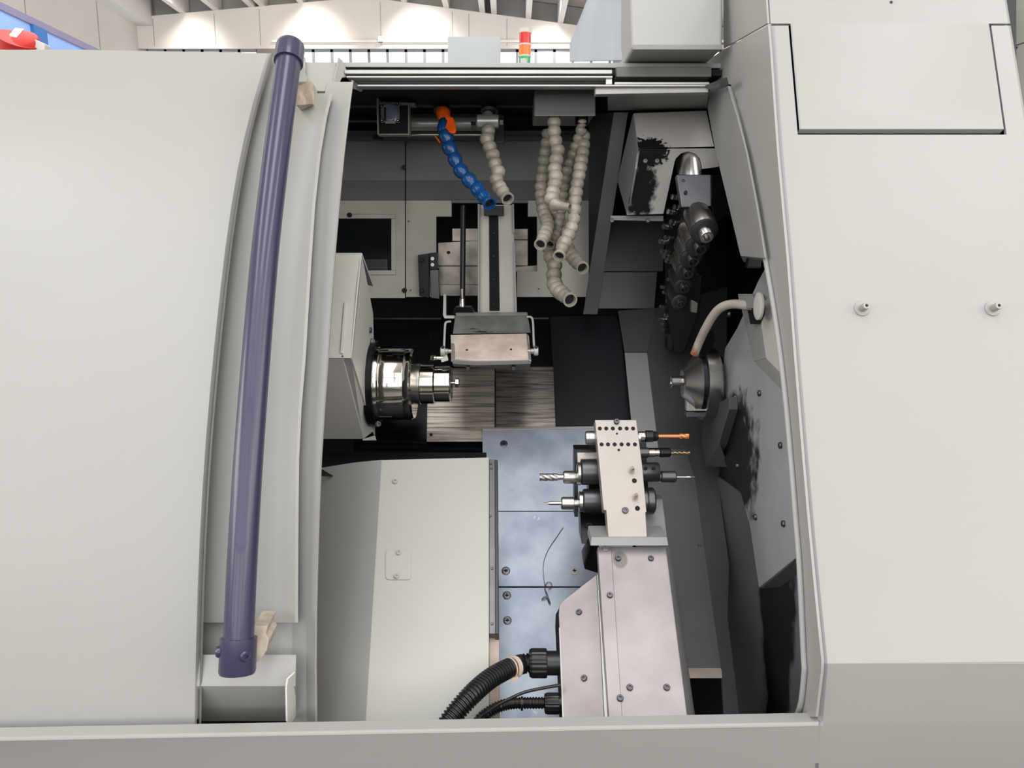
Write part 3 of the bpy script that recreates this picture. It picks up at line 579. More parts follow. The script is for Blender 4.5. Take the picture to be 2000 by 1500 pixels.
# tool pots hanging one behind the other
pots = [(1357, 410, 1380, 462, 1.66, 1.0), (1342, 445, 1368, 488, 1.71, .9), (1334, 470, 1354, 512, 1.75, .86), (1326, 500, 1344, 536, 1.79, .80), (1320, 530, 1338, 566, 1.83, .72), (1316, 565, 1330, 596, 1.87, .66)]
plab = ['bright steel tool pot clamped in the changer arm, largest and topmost', 'steel tool pot directly below the topmost one', 'third steel tool pot down the magazine chain', 'fourth tool pot down the chain, half in shadow', 'fifth tool pot down the chain, dark and oily', 'lowest tool pot of the column, almost black']
for k, (x0, y0, xe, ye_, dd, s) in enumerate(pots):
    tpt = thing('tool_pot', plab[k], 'tool holder', 'tool pots in the magazine chain')
    a = P(x0, y0, dd + .05); b_ = P(xe, ye_, dd - .02); dr = (b_ - a); Lg = dr.length; r = .030 * s
    mt = 'steel' if k < 4 else 'gunmetal'
    lathe('pot_body', a, dr, [(0, r * .8), (Lg * .15, r), (Lg * .75, r), (Lg * .78, r * .96)], mt, tpt, 12 if k == 0 else 28)
    lathe('pot_flange', a + dr * .78, dr, [(0, r * .9), (0, r * 1.02), (.006 * s, r * 1.02), (.009 * s, r * .8), (.009 * s, r * .62)], 'gunmetal', tpt, 28)
    lathe('pot_nose', a + dr * .80, dr, [(0, r * .55), (.022 * s, r * .5), (.024 * s, r * .46), (.024 * s, r * .34), (.008 * s, r * .32)], 'gunmetal' if k else 'steel', tpt, 24)
mc = thing('magazine_chain', 'black oily magazine chain tapering down behind the tool pots', 'chain')
v, f = g_hexa([P(1300, 402, 1.86), P(1345, 402, 1.80), P(1316, 690, 2.02), P(1298, 680, 2.06)], [P(1300, 402, 1.98), P(1352, 402, 1.98), P(1320, 690, 2.10), P(1299, 680, 2.12)])
obj('chain_plate', v, f, 'dark', mc, bevel=.004)
px_slab('chain_front_plate', [(1340, 520, 1.88), (1372, 540, 1.88), (1366, 610, 1.94), (1336, 690, 1.98), (1314, 690, 2.0), (1300, 560, 1.92)], .03, 'dark', mc, Vector((.1, 1, 0)), bevel=.003)
px_slab('chain_end_plate', [(1302, 652, 1.98), (1318, 652, 1.98), (1314, 688, 1.99), (1304, 682, 1.99)], .012, 'darksteel', mc, Vector((0, 1, 0)), bevel=.002)
px_slab('wrapped_tool', [(1350, 585, 1.86), (1364, 592, 1.86), (1362, 612, 1.88), (1350, 610, 1.88)], .02, 'alu', mc, Vector((0, 1, 0)), bevel=.003)
studs = [(1316, 384), (1320, 404), (1308, 413), (1313, 434), (1299, 442), (1302, 464), (1292, 471), (1295, 491), (1300, 500), (1304, 509), (1314, 540), (1303, 545), (1309, 560), (1294, 570), (1312, 575), (1301, 587), (1305, 597), (1297, 615), (1300, 620), (1285, 622), (1288, 632), (1289, 642), (1306, 530), (1290, 560), (1288, 598), (1296, 655)]
for k, (x, y) in enumerate(studs):
    dd = 1.80 + (y - 384) * .0007; dr = Vector((-1, -.25, 0))
    s = 1.1 if k < 10 else .8
    lathe('pull_stud', P(x + 12, y + 2, dd + .01), P(x - 3, y, dd) - P(x + 12, y + 2, dd + .01), [(0, .006*s), (.012*s, .006*s), (.013*s, .0038*s), (.017*s, .0036*s), (.018*s, .0062*s), (.0215*s, .0058*s)], 'steel', mc, 14)

# ================================================================== HEADSTOCK
hs = thing('headstock', 'light grey wedge-shaped headstock housing at the left of the chamber', 'headstock')
XH = -.335
A = [PX(707, 497, XH), PX(700, 560, XH), PX(687, 699, XH)]
hsw = Vector((-.35, 0, 0))
def row2(pa, w=hsw): return [pa + w, pa]
obj('upper_front_face', *g_slab([A[0], A[2], A[2] + hsw, A[0] + hsw], .004, Vector((0, 1, 0))), 'paint_in', hs)
fpl = plane(A[0], A[2], A[2] + hsw); nf = fpl[1] if fpl[1].dot(AX) < 0 else -fpl[1]
slab('face_rib', [PL(x, y, off(fpl, .004)) for x, y in [(677, 590), (672, 590), (664, 690), (670, 690)]], .006, 'paint_in', hs)
slab('chuck_side_face', [PX(x, y, XH) for x, y in [(707, 497), (729, 612), (731, 700), (733, 850), (728, 838), (687, 699), (700, 560)]], .004, 'paint_in', hs, Vector((-1, 0, 0)))
q0, q1 = A[2], PX(729, 842, XH)
E0 = PX(668, 697, XH - .022); E1 = PX(710, 857, XH - .02)
obj('chamfer_strip', *g_slab([q0, q1, E1, E0], .004), 'paint_in', hs)
obj('lower_face', *g_slab([E0, E1, E1 + hsw, E0 + hsw + Vector((0, .0, 0))], .004), 'paint_in', hs)
slab('bottom_edge', [E1, PX(733, 850, XH), PX(736, 860, XH + .004), E1 + Vector((0, 0, -.004))], .004, 'paint_in', hs)
p_ = A[0]; slab('top_face', [p_, p_ + hsw, p_ + hsw + Vector((0, .35, 0)), PX(729, 560, XH) ], .004, 'paint_in', hs)
screw(669, 696, fpl, .0018, nf, 'dark', hs)
screw(722, 645, plane(PX(707, 497, XH), PX(729, 612, XH), PX(687, 699, XH)), .007, (1, 0, 0), 'gunmetal', hs)
DS = 1.85; CY = 750
def AXP(px, y=CY): return P(px, y, DS)
def prof(px0, lst, d=DS): return [((x - px0) * d / 1500, r * d / 1500) for x, r in lst]
ck = thing('main_chuck', 'polished steel collet chuck with draw bolt on the headstock spindle', 'chuck')
X1 = Vector((1, 0, 0))
def slathe(name, m, parent, lst, y=CY, n=56, dn=1.85):   # turned part: measured where its near side is seen
    pts = [((x - 1000) * (dn - r * dn / 1500 * .8) / 1500, r * dn / 1500) for x, r in lst]; c0 = P(1000, y, dn)
    return lathe(name, Vector((pts[0][0], c0.y, c0.z)), X1, [(a - pts[0][0], b) for a, b in pts], m, parent, n)
slathe('back_flange', 'darksteel', ck, [(711, 84), (726, 84), (728, 82), (728, 70)])
slathe('flange_ring', 'chrome', ck, [(727, 74), (729, 74), (735, 73), (736, 68)])
slathe('chuck_body', 'chrome', ck, [(734, 66), (735, 70), (739, 70), (740, 69), (741, 70), (786, 70), (787, 69.4), (788, 70), (799, 70), (803, 67), (804, 30)], n=72)
px_slab('counterweight_pad', [(737, 788, 1.80), (765, 788, 1.80), (766, 816, 1.81), (739, 816, 1.81)], .04, 'steel', ck, Vector((0, 1, .2)), bevel=.002)
slathe('nose_ring', 'steel', ck, [(801, 30), (801, 38), (806, 40), (818, 40), (821, 36)])
slathe('rear_collar', 'chrome', ck, [(819, 30), (820, 39.5), (845, 39.5), (847, 37), (847, 30)])
slathe('front_collar', 'chrome', ck, [(847, 30), (848, 36), (877, 36), (880, 34), (880, 10), (877, 9)])
lathe('draw_bolt', AXP(876, 748), X1, prof(876, [(876, 3.4), (890, 3.4)]), 'steel', ck, 16)
lathe('bolt_head', AXP(889, 748), X1, prof(889, [(889, 8.5), (889.6, 9.2), (896, 9.2), (897, 8)]), 'steel', ck, 6, smooth=20)
for x, y, r in ((727, 666, .006), (722, 756, .005), (735, 772, .004), (738, 828, .007)): screw(x, y, 1.79 if y > 700 else 1.82, r, (.6, -1, .1), 'gunmetal', ck)

# sub-spindle and its carriage on the right
XC = .50
cs1 = tuple(PX(1438, 893, XC))
M['carriage_paint'] = mat('sooty_carriage_paint', 'A3A5A8', .42, var=.1, scale=6, blobs=[(XC, cs1[1], cs1[2], .4, .165, .165, .30, 30, '08080A'), (XC,) + tuple(PX(1446, 810, XC))[1:] + (.4, .028, .05, .4, 60, '101013')])
cg = thing('spindle_carriage', 'grey carriage plate with big black soot patch carrying the sub-spindle', 'carriage')
cpl = [(1507, 500), (1481, 548), (1440, 640), (1416, 680), (1406, 770), (1400, 870), (1420, 912), (1447, 965), (1465, 1030), (1482, 1148), (1561, 1084)] + [(interp(TR, y) + 8, y) for y in (1060, 1000, 900, 800, 700, 600)]
slab('carriage_plate', [PX(x, y, XC) for x, y in cpl], .02, 'carriage_paint', cg, Vector((1, 0, 0)))
slab('carriage_underside', [PX(1482, 1148, XC), PX(1561, 1084, XC), PX(1580, 1150, XC + .04), PX(1484, 1152, XC + .02)], .004, 'paint_dim', cg, Vector((1, 0, .2)))
slab('carriage_wing', [PX(x, y, XC - .02) for x, y in [(1372, 805), (1398, 790), (1424, 775), (1424, 800), (1404, 868), (1379, 911), (1370, 872)]], .02, 'paint_dim', cg, Vector((1, 0, 0)))
slab('wing_lower_facet', [PX(1404, 868, XC - .02), PX(1421, 912, XC + .01), PX(1379, 912, XC - .02)], .004, 'paint_dim', cg, Vector((1, 0, 0)))
slab('raised_cover', [PX(x, y, XC - .014) for x, y in [(1516, 565), (1482, 600), (1488, 640), (1496, 700), (1530, 735), (1545, 762), (1536, 700), (1524, 620)]], .010, 'paint_in', cg, Vector((1, 0, 0)))
slab('raised_cover_bevel', [PX(1442, 578, XC - .002), PX(1482, 600, XC - .014), PX(1496, 700, XC - .014), PX(1472, 706, XC - .002)], .003, 'paint', cg, Vector((1, 0, 0)))
slab('raised_cover_lower_bevel', [PX(1472, 706, XC - .002), PX(1496, 700, XC - .014), PX(1545, 752, XC - .014), PX(1550, 786, XC - .002)], .003, 'paint', cg, Vector((1, 0, 0)))
cp_ = plane(PX(1500, 800, XC), PX(1450, 800, XC), PX(1500, 900, XC))
for x, y in ((1437, 776), (1485, 768), (1526, 870), (1477, 1010), (1532, 1023), (1441, 910), (1425, 614)): screw(x, y, cp_, .0062, (-1, 0, 0), 'gunmetal', cg, h=.005)
slab('pipe_bracket', [PX(x, y, XC - .03) for x, y in [(1441, 574), (1466, 574), (1478, 590), (1478, 602), (1445, 602)]], .02, 'paint_mid', cg, Vector((1, 0, 0)))
slab('pipe_recess', [PX(x, y, XC - .02) for x, y in [(1459, 602), (1489, 596), (1488, 615), (1480, 633), (1465, 633)]], .004, 'dark', cg, Vector((1, 0, 0)))
ss = thing('sub_spindle', 'dark polished sub-spindle with conical nose facing left', 'spindle')
slathe('spindle_disc', 'steel', ss, [(1380, 56), (1380, 66), (1383, 71), (1405, 71), (1409, 69), (1412, 60)], 749)
slathe('disc_groove', 'darksteel', ss, [(1372, 50), (1373, 62), (1381, 63), (1382, 60)], 749)
slathe('cone', 'steel', ss, [(1337, 15), (1336, 25), (1339, 29), (1345, 33), (1369, 57), (1373, 60), (1374, 50)], 748)
slathe('nose_tube', 'steel', ss, [(1315, 6), (1312, 8), (1312, 10.5), (1313, 11.5), (1335, 11.5), (1337, 15), (1338, 10)], 746, 36)
px_slab('lower_jaw', [(1341, 783, 1.80), (1362, 800, 1.80), (1362, 803, 1.80), (1341, 803, 1.80)], .02, 'alu', ss, Vector((0, 1, 0)))
px_slab('jaw_block', [(1341, 805, 1.80), (1382, 805, 1.80), (1378, 815, 1.80), (1341, 815, 1.80)], .03, 'gunmetal', ss, Vector((0, 1, 0)))
px_slab('jaw_spacer', [(1356, 799, 1.795), (1384, 799, 1.795), (1384, 803, 1.795), (1356, 803, 1.795)], .03, 'steel', ss, Vector((0, 1, 0)))
px_slab('disc_rear_hub', [(1396, 700, 1.84), (1416, 700, 1.82), (1416, 800, 1.82), (1396, 800, 1.84)], .05, 'darksteel', ss, Vector((0, 1, 0)))  # dark steel block behind the spindle disc
cp2 = thing('coolant_pipe', 'off-white bent coolant pipe with rust spots above the sub-spindle', 'pipe')
pp = spline([PX(1484, 598, XC - .004), P(1460, 596, 1.55), P(1430, 594, 1.60), P(1408, 601, 1.63), P(1392, 618, 1.66), P(1378, 642, 1.69), P(1367, 665, 1.72), P(1356, 692, 1.74)], 6)
MB().add(*g_tube(pp, .0095, 20)).obj('pipe_tube', 'pipe', cp2)
lathe('pipe_flange', PX(1484, 598, XC - .034), (-1, 0, 0), [(0, .026), (.004, .026), (.005, .024), (.005, .012)], 'paint_in', cp2, 28)
fc = px_slab('clear_hose_clip', [(1372, 655, 1.78), (1392, 640, 1.76), (1398, 668, 1.78), (1388, 682, 1.80), (1376, 700, 1.80), (1366, 700, 1.80)], .01, 'darksteel', cp2, Vector((0, 1, 0)), bevel=.003)
cb = thing('inner_wall_block', 'small dark block under the upper inner wall by the door trim', 'block')
px_slab('block_body', [(1462, 502, 1.45), (1488, 502, 1.43), (1488, 524, 1.43), (1458, 524, 1.46)], .04, 'darksteel', cb, Vector((.2, 1, 0)), bevel=.003)

# ================================================================== HEADSTOCK COVER lower left
hc = thing('headstock_lower_cover', 'large pale grey sloping cover in the lower left of the chamber', 'cover')
cvp = plane(P(743, 898, 1.64), P(955, 894, 1.64), P(712, 1400, 1.30))
TL, TR_, BR, BL = [PL(x, y, cvp) for x, y in [(745, 898), (955, 893), (955, 1440), (712, 1440)]]
slab('cover_main_sheet', [TL, TR_, BR, BL], .012, 'cover_paint', hc)
LL, LB = P(612, 916, 1.80), P(606, 1440, 1.42)
mids = []
v = []
rows = []
for t in (0, .5, 1):
    a = TL.lerp(BL, t); b_ = LL.lerp(LB, t)
    m1 = a.lerp(b_, .35) + Vector((-.004, -.010, .004))
    rows.append([b_, m1, a])
sheet('cover_left_fold', rows, .006, 'cover_paint', hc, smooth=60)
nn = cvp[1] if cvp[1].dot(AX) < 0 else -cvp[1]
def rrect(x0, y0, x1_, y1, r):
    o = []
    for cx, cy, a0 in ((x1_ - r, y0 + r, -90), (x1_ - r, y1 - r, 0), (x0 + r, y1 - r, 90), (x0 + r, y0 + r, 180)):
        for k in range(4): a = math.radians(a0 + 30 * k); o.append((cx + r * math.cos(a), cy + r * math.sin(a)))
    return o
hat = slab('hatch_cover', [PL(x, y, off(cvp, .0022)) for x, y in rrect(753, 1073, 803, 1132, 7)], .0022, 'cover_paint', hc, bevel=.0006)
screw(779, 1080, off(cvp, .0022), .0052, nn, 'cover_paint', hat, h=.004); screw(775, 1126, off(cvp, .0022), .0052, nn, 'cover_paint', hat, h=.004)
screw(772, 941, cvp, .006, nn, 'cover_paint', hc, h=.005)
wr = thing('guide_wiper_strip', 'dark metal wiper strip along the right edge of the pale cover', 'strip')
wpl = off(cvp, -.006)
slab('strip_base', [PL(x, y, wpl) for x, y in [(955, 897), (968, 897), (969, 1238), (955, 1238)]], .02, 'gunmetal', wr)
slab('rubber_edge', [PL(x, y, off(cvp, -.002)) for x, y in [(966, 897), (972, 898), (974, 1238), (967, 1238)]], .03, 'blackplastic', wr)
for x, y in ((959, 906), (960, 915), (958, 1008), (961, 1110), (961, 1218)): screw(x, y, wpl, .0028, nn, 'gunmetal', wr)
ts = slab('tan_strip', [PL(x, y, off(cvp, -.03)) for x, y in [(955, 1240), (975, 1240), (976, 1440), (955, 1440)]], .02, 'brownstrip', None)
tag(ts, 'tan speckled strip below the dark wiper strip', 'strip')

# ================================================================== BED PLATES
bpl = plane(P(942, 836, 1.98), P(1160, 836, 1.98), P(1000, 1400, 1.55))
nb = bpl[1] if bpl[1].dot(AX) < 0 else -bpl[1]
bd = thing('upper_bed_plate', 'blue-grey galvanised bed plate behind the gang tool post, upper one', 'plate')
slab('plate_sheet', [PL(x, y, bpl) for x, y in [(942, 836), (1232, 833), (1260, 900), (1225, 1145), (945, 1145)]], .012, 'bedplate', bd)
slab('plate_back_edge', [PL(x, y, off(bpl, .002)) for x, y in [(942, 835), (1160, 832), (1160, 837), (942, 840)]], .01, 'alu', bd)
for x, y, m_ in ((984, 867, 'gunmetal'), (988, 1115, 'gunmetal'), (1122, 1115, 'white')): screw(x, y, bpl, .0098, nb, m_, bd, h=.002, cross=True)
mb = MB().add(*g_slab([PL(x, y, off(bpl, .0006)) for x, y in [(960, 998), (1160, 998), (1160, 999.5), (960, 999.5)]], .0006)); mb.obj('plate_joint', 'dark', bd)
bd2 = thing('lower_bed_plate', 'blue-grey galvanised bed plate behind the black hoses, lower one', 'plate')
slab('plate_sheet', [PL(x, y, bpl) for x, y in [(945, 1147.5), (1225, 1147.5), (1200, 1480), (945, 1480)]], .012, 'bedplate', bd2)
for x, y in ((990, 1163), (991, 1212)): screw(x, y, bpl, .0092, nb, 'gunmetal', bd2, h=.002, cross=True)
tw = thing('loose_thread', 'thin grey thread with a knot lying on the bed plates', 'thread')
tpnt = [(1100, 1030), (1085, 1052), (1070, 1075), (1062, 1098), (1061, 1120), (1064, 1142), (1066, 1158), (1071, 1176)]
MB().add(*g_tube(spline([PL(x, y, off(bpl, .002)) for x, y in tpnt], 5), .0007, 6)).obj('thread_line', 'thread', tw)
kn = [(1071, 1176), (1075, 1180), (1073, 1172), (1068, 1168), (1058, 1171), (1066, 1165), (1073, 1178), (1069, 1160), (1064, 1150), (1068, 1138), (1077, 1139), (1076, 1148), (1071, 1150)]
MB().add(*g_tube(spline([PL(x, y, off(bpl, .004)) for x, y in kn], 5), .0008, 6)).obj('thread_knot', 'thread', tw)

# ================================================================== GANG TOOL POST
tpst = thing('gang_tool_post', 'bright machined gang tool post with two rows of bolt holes', 'tool post')
pp_pl = plane(P(1162, 820, 1.50), P(1243, 820, 1.50), P(1188, 1048, 1.42))
npp = pp_pl[1] if pp_pl[1].dot(AX) < 0 else -pp_pl[1]
plate = slab('tool_plate', [PL(x, y, pp_pl) for x, y in [(1162, 820), (1243, 820), (1254, 905), (1263, 1000), (1261, 1001), (1264, 1049), (1188, 1049), (1184, 997), (1179, 996)]], .028, 'alu', tpst, bevel=.001)
hx1 = [1171.5, 1184, 1197, 1211, 1224, 1236.5]; hx2 = [1175, 1187.5, 1200.5, 1214, 1227, 1240]
for hxs, hy in ((hx1, 837), (hx2, 868)):
    for x in hxs:
        p = PL(x, hy, pp_pl); lathe('bolt_hole', p - npp * .0005, npp, [(0, .0038), (.0008, .0040), (.0009, .0034)], 'void', plate, 16)
for x, y, r in ((1205, 847, .002), (1208.5, 879, .0024), (1239, 939, .0045), (1245, 993, .0045)):
    p = PL(x, y, pp_pl); lathe('bolt_hole', p - npp * .0005, npp, [(0, r), (.0008, r * 1.05), (.0009, r * .9)], 'void', plate, 16)
screw(1204, 824, pp_pl, .0055, npp, 'gunmetal', tpst, h=.006); screw(1221, 997, pp_pl, .0062, npp, 'gunmetal', tpst, h=.004)
for x, y in ((1232, 916), (1239, 968)):
    p = PL(x + 1, y + 5, pp_pl); dd = (npp + Vector((0, 0, .25))).normalized()
    lathe('coolant_nipple', p, dd, [(0, .005), (.003, .0058), (.010, .0055), (.014, .0045), (.018, .003)], 'chrome', tpst, 8, smooth=20)
px_slab('post_foot_bar', [(1155, 1049, 1.42), (1303, 1049, 1.42), (1306, 1066, 1.41), (1153, 1066, 1.41)], .06, 'paint_mid', tpst, Vector((0, 1, 0)))
cvr = plane(P(1170, 1068, 1.43), P(1304, 1068, 1.43), P(1190, 1398, 1.24))
nc_ = cvr[1] if cvr[1].dot(AX) < 0 else -cvr[1]
st = tuple(PL(1211, 1094, cvr))
M['alu_stain'] = mat('worn_aluminium_cover_stained', 'A39C9C', .45, .45, var=.1, scale=9, col2='8D8586', lo=.25, hi=.6, blobs=[st + (.016, .02, .020, .2, 10, '77716C')], spots=(22, .70, (1, 1, 1), '958A86'))
slab('post_cover', [PL(x, y, cvr) for x, y in [(1186, 1068), (1300, 1068), (1347, 1440), (1216, 1440)]], .02, 'alu_stain', tpst)
slab('post_cover_left_band', [PL(x, y, off(cvr, .002)) for x, y in [(1167, 1068), (1194, 1068), (1218, 1440), (1192, 1440)]], .02, 'alu_pink', tpst)
A0, A1 = PL(1300, 1068, cvr), PL(1347, 1440, cvr)
sheet('post_cover_right_fold', [[A0, P(1309, 1068, 1.455), P(1310, 1068, 1.56)], [A1, P(1362, 1440, 1.25), P(1364, 1440, 1.38)]], .003, 'alu_pink', tpst, smooth=50)
for x, y in ((1207, 1091), (1271, 1091), (1183, 1073), (1191, 1163), (1230, 1343), (1302, 1343), (1211, 1364)): screw(x, y, off(cvr, .002 if x < 1195 or y > 1350 else 0), .0055, nc_, 'gunmetal' if x != 1183 else 'alu', tpst, h=.004)
sc_pl = plane(P(1166, 1122, 1.42), P(1092, 1190, 1.40), P(1100, 1398, 1.28))
ns_ = sc_pl[1] if sc_pl[1].dot(AX) < 0 else -sc_pl[1]
sidec = thing('tool_post_side_cover', 'pinkish worn aluminium side cover with slanted top left of the tool post', 'cover')
slab('side_sheet', [PL(x, y, sc_pl) for x, y in [(1165, 1122), (1098, 1174), (1092, 1184), (1091, 1200), (1101, 1440), (1182, 1440), (1172, 1240)]], .016, 'alu_pink', sidec)
slab('side_fold', [PL(x, y, off(sc_pl, .003)) for x, y in [(1165, 1121), (1168, 1122), (1190, 1440), (1182, 1440), (1172, 1240)]], .01, 'rail', sidec)
slab('side_left_return', [PL(1091, 1225, off(sc_pl, .001)), PL(1094, 1225, off(sc_pl, .001)), PL(1103, 1440, off(sc_pl, .001)), PL(1099, 1440, off(sc_pl, .001))], .05, 'rail', sidec)
slab('side_rear_wall', [PL(1092, 1186, off(sc_pl, -.012)), PL(1085, 1200, off(sc_pl, -.03)), PL(1084, 1225, off(sc_pl, -.03)), PL(1094, 1440, off(sc_pl, -.03)), PL(1100, 1440, off(sc_pl, -.012))], .06, 'gunmetal', sidec)
for x, y in ((1131, 1196), (1141, 1325)): screw(x, y, sc_pl, .0055, ns_, 'gunmetal', sidec, h=.004)
# supports behind the plate
px_slab('rear_upright', [(1255, 975, 1.56), (1294, 975, 1.56), (1303, 1049, 1.52), (1258, 1049, 1.52)], .03, 'paint_mid', tpst, Vector((0, 1, 0)))
px_slab('dark_side_block', [(1133, 1000, 1.56), (1188, 1000, 1.56), (1190, 1066, 1.52), (1136, 1062, 1.52)], .06, 'darksteel', tpst, Vector((0, 1, 0)))
px_slab('dark_side_wedge', [(1155, 1066, 1.47), (1170, 1066, 1.46), (1168, 1120, 1.44), (1142, 1112, 1.48), (1140, 1095, 1.50)], .05, 'darksteel', tpst, Vector((0, 1, 0)))
screw(1151, 1027, 1.545, .009, -AX, 'dark', tpst)
for x in (1271, 1284): screw(x, 1042, 1.515, .006, -AX, 'dark', tpst)
px_slab('left_clamp_frame', [(1122, 878, 1.56), (1170, 878, 1.56), (1170, 884, 1.56), (1129, 884, 1.56), (1129, 1010, 1.56), (1122, 1010, 1.56)], .04, 'darksteel', tpst, Vector((0, 1, 0)))
px_slab('left_clamp_face', [(1127, 884, 1.555), (1168, 884, 1.555), (1168, 897, 1.55), (1135, 897, 1.55), (1133, 905, 1.55), (1128, 905, 1.55)], .02, 'alu', tpst, Vector((0, 1, 0)))
px_slab('holder_backbone', [(1150, 862, 1.60), (1262, 862, 1.60), (1268, 1005, 1.55), (1150, 1005, 1.55)], .05, 'darksteel', tpst, Vector((0, 1, 0)))
def ax(px0, y, d, lst): return [(abs(x - px0) * d / 1500, r * d / 1500) for x, r in lst]
def fluted(name, p0, dirv, L_, r, m, parent, turns=1.6, n=28, taper=0, lobes=2):
    d, u, w = frame_of(Vector(dirv)); v = []; f = []; K = 44
    for j in range(K + 1):
        t = j / K; tw_ = turns * 2 * math.pi * t
        for i in range(n):
            a = 2 * math.pi * i / n; rr = r * (1 - .42 * max(0, math.cos(lobes * (a - tw_ ))) ** 2)
            if t > .94 and taper: rr *= 1 - (t - .94) / .06 * taper
            v.append(Vector(p0) + d * L_ * t + (u * math.cos(a) + w * math.sin(a)) * rr)
    for j in range(K):
        for i in range(n): f.append((j*n+i, j*n+(i+1)%n, (j+1)*n+(i+1)%n, (j+1)*n+i))
    f.append(tuple(reversed(range(n)))); f.append(tuple(range(K*n, (K+1)*n)))
    return obj(name, v, f, m, parent, smooth=60)
HD = 1.53; XN = Vector((-1, 0, 0))
# A: copper coated mill, upper right
a = thing('milling_tool_holder', 'upper right tool holder with copper-orange coated cutter', 'tool holder', 'tool holders in the gang tool post')
lathe('holder_shank', P(1143, 855, HD), X1, ax(1143, 0, HD, [(1143, 10), (1144, 13), (1150, 13.5), (1166, 13.5), (1167, 11), (1250, 11)]), 'steel', a)
lathe('collet_collar', P(1246, 852, HD), X1, ax(1246, 0, HD, [(1246, 9), (1247, 9.5), (1259, 9.5), (1260, 8.5)]), 'chrome', a)
lathe('collet_nut', P(1259, 852, HD), X1, ax(1259, 0, HD, [(1259, 9), (1261, 11.5), (1274, 11.5), (1276, 10), (1283, 9.5), (1285, 7)]), 'blackplastic', a)
lathe('cutter_shank', P(1284, 852, HD), X1, ax(1284, 0, HD, [(1284, 3.2), (1297, 3.6), (1330, 3.6)]), 'orangetool', a, 16)
fluted('cutter_tip', P(1328, 852, HD), X1, 18 * HD / 1500, 5.2 * HD / 1500, 'orangetool', a, turns=.5, taper=.9)
# B: drill
a = thing('drill_holder', 'second right-hand tool holder with bronze twist drill', 'tool holder', 'tool holders in the gang tool post')
lathe('holder_shank', P(1240, 884, HD), X1, ax(1240, 0, HD, [(1240, 10), (1266, 10), (1267, 9)]), 'gunmetal', a)
lathe('collet_collar', P(1266, 884, HD), X1, ax(1266, 0, HD, [(1266, 8), (1267, 9), (1278, 9), (1279, 7.5), (1288, 7.5)]), 'chrome', a)
lathe('collet_nut', P(1287, 884, HD), X1, ax(1287, 0, HD, [(1287, 8), (1289, 9.5), (1308, 9), (1310, 6)]), 'darksteel', a)
fluted('twist_drill', P(1309, 885, HD), X1, 41 * HD / 1500, 3.4 * HD / 1500, 'bronze', a, turns=2.2, taper=.8)
# C: big double-ended driven holder
a = thing('driven_tool_holder', 'thick dark driven holder with fluted end mill left and thin drill right', 'tool holder', 'tool holders in the gang tool post')
lathe('holder_barrel', P(1134, 922, HD), X1, ax(1134, 0, HD, [(1134, 22), (1136, 25), (1170, 25), (1240, 22), (1256, 19), (1284, 19), (1287, 17), (1287, 12)]), 'gunmetal', a, 40)
lathe('barrel_ring', P(1126, 925, HD), X1, ax(1126, 0, HD, [(1126, 17), (1128, 22), (1133, 23), (1135, 20)]), 'steel', a)
lathe('left_collet_nut', P(1130, 932, HD), XN, ax(1130, 0, HD, [(1130, 10), (1124, 11), (1120, 12.5), (1102, 12.5), (1100, 10), (1100, 6)]), 'steel', a, 24)
lathe('end_mill_shank', P(1101, 932, HD), XN, ax(1101, 0, HD, [(1101, 5.6), (1088, 5.6)]), 'steel', a, 20)
fluted('end_mill', P(1089, 932, HD), XN, 35 * HD / 1500, 7.4 * HD / 1500, 'steel', a, turns=.9, lobes=3)
lathe('right_collet_nut', P(1285, 931, HD), X1, ax(1285, 0, HD, [(1285, 9), (1290, 9), (1292, 11), (1318, 11.5), (1320, 9), (1320, 3)]), 'gunmetal', a, 24)
lathe('thin_drill', P(1319, 932, HD), X1, ax(1319, 0, HD, [(1319, 1.9), (1340, 1.9), (1341, 2.5), (1355, 2.3), (1358, .4)]), 'steel', a, 12)
for x in (1261, 1277): lathe('set_screw', P(x, 915, HD - .0185), Vector((0, -1, .35)), [(-.004, .0036), (.0012, .0038), (.0012, .002)], 'void', a, 14)
# D
a = thing('engraving_tool_holder', 'lowest left tool holder with slim pointed engraving cutter', 'tool holder', 'tool holders in the gang tool post')
lathe('holder_barrel', P(1138, 978, HD), X1, ax(1138, 0, HD, [(1138, 20), (1140, 23), (1180, 23), (1262, 24), (1264, 26), (1275, 26), (1278, 22)]), 'gunmetal', a, 40)
lathe('barrel_ring', P(1129, 980, HD), X1, ax(1129, 0, HD, [(1129, 14), (1131, 20), (1137, 20), (1139, 18)]), 'steel', a)
lathe('collet_nut', P(1131, 983, HD), XN, ax(1131, 0, HD, [(1131, 9), (1121, 10), (1120, 12.5), (1098, 12.5), (1096, 10), (1096, 4)]), 'steel', a, 24)
lathe('engraving_cutter', P(1097, 983, HD), XN, ax(1097, 0, HD, [(1097, 3.6), (1075, 3.6), (1068, 1.6), (1058, 1.2), (1056, .5)]), 'steel', a, 16)

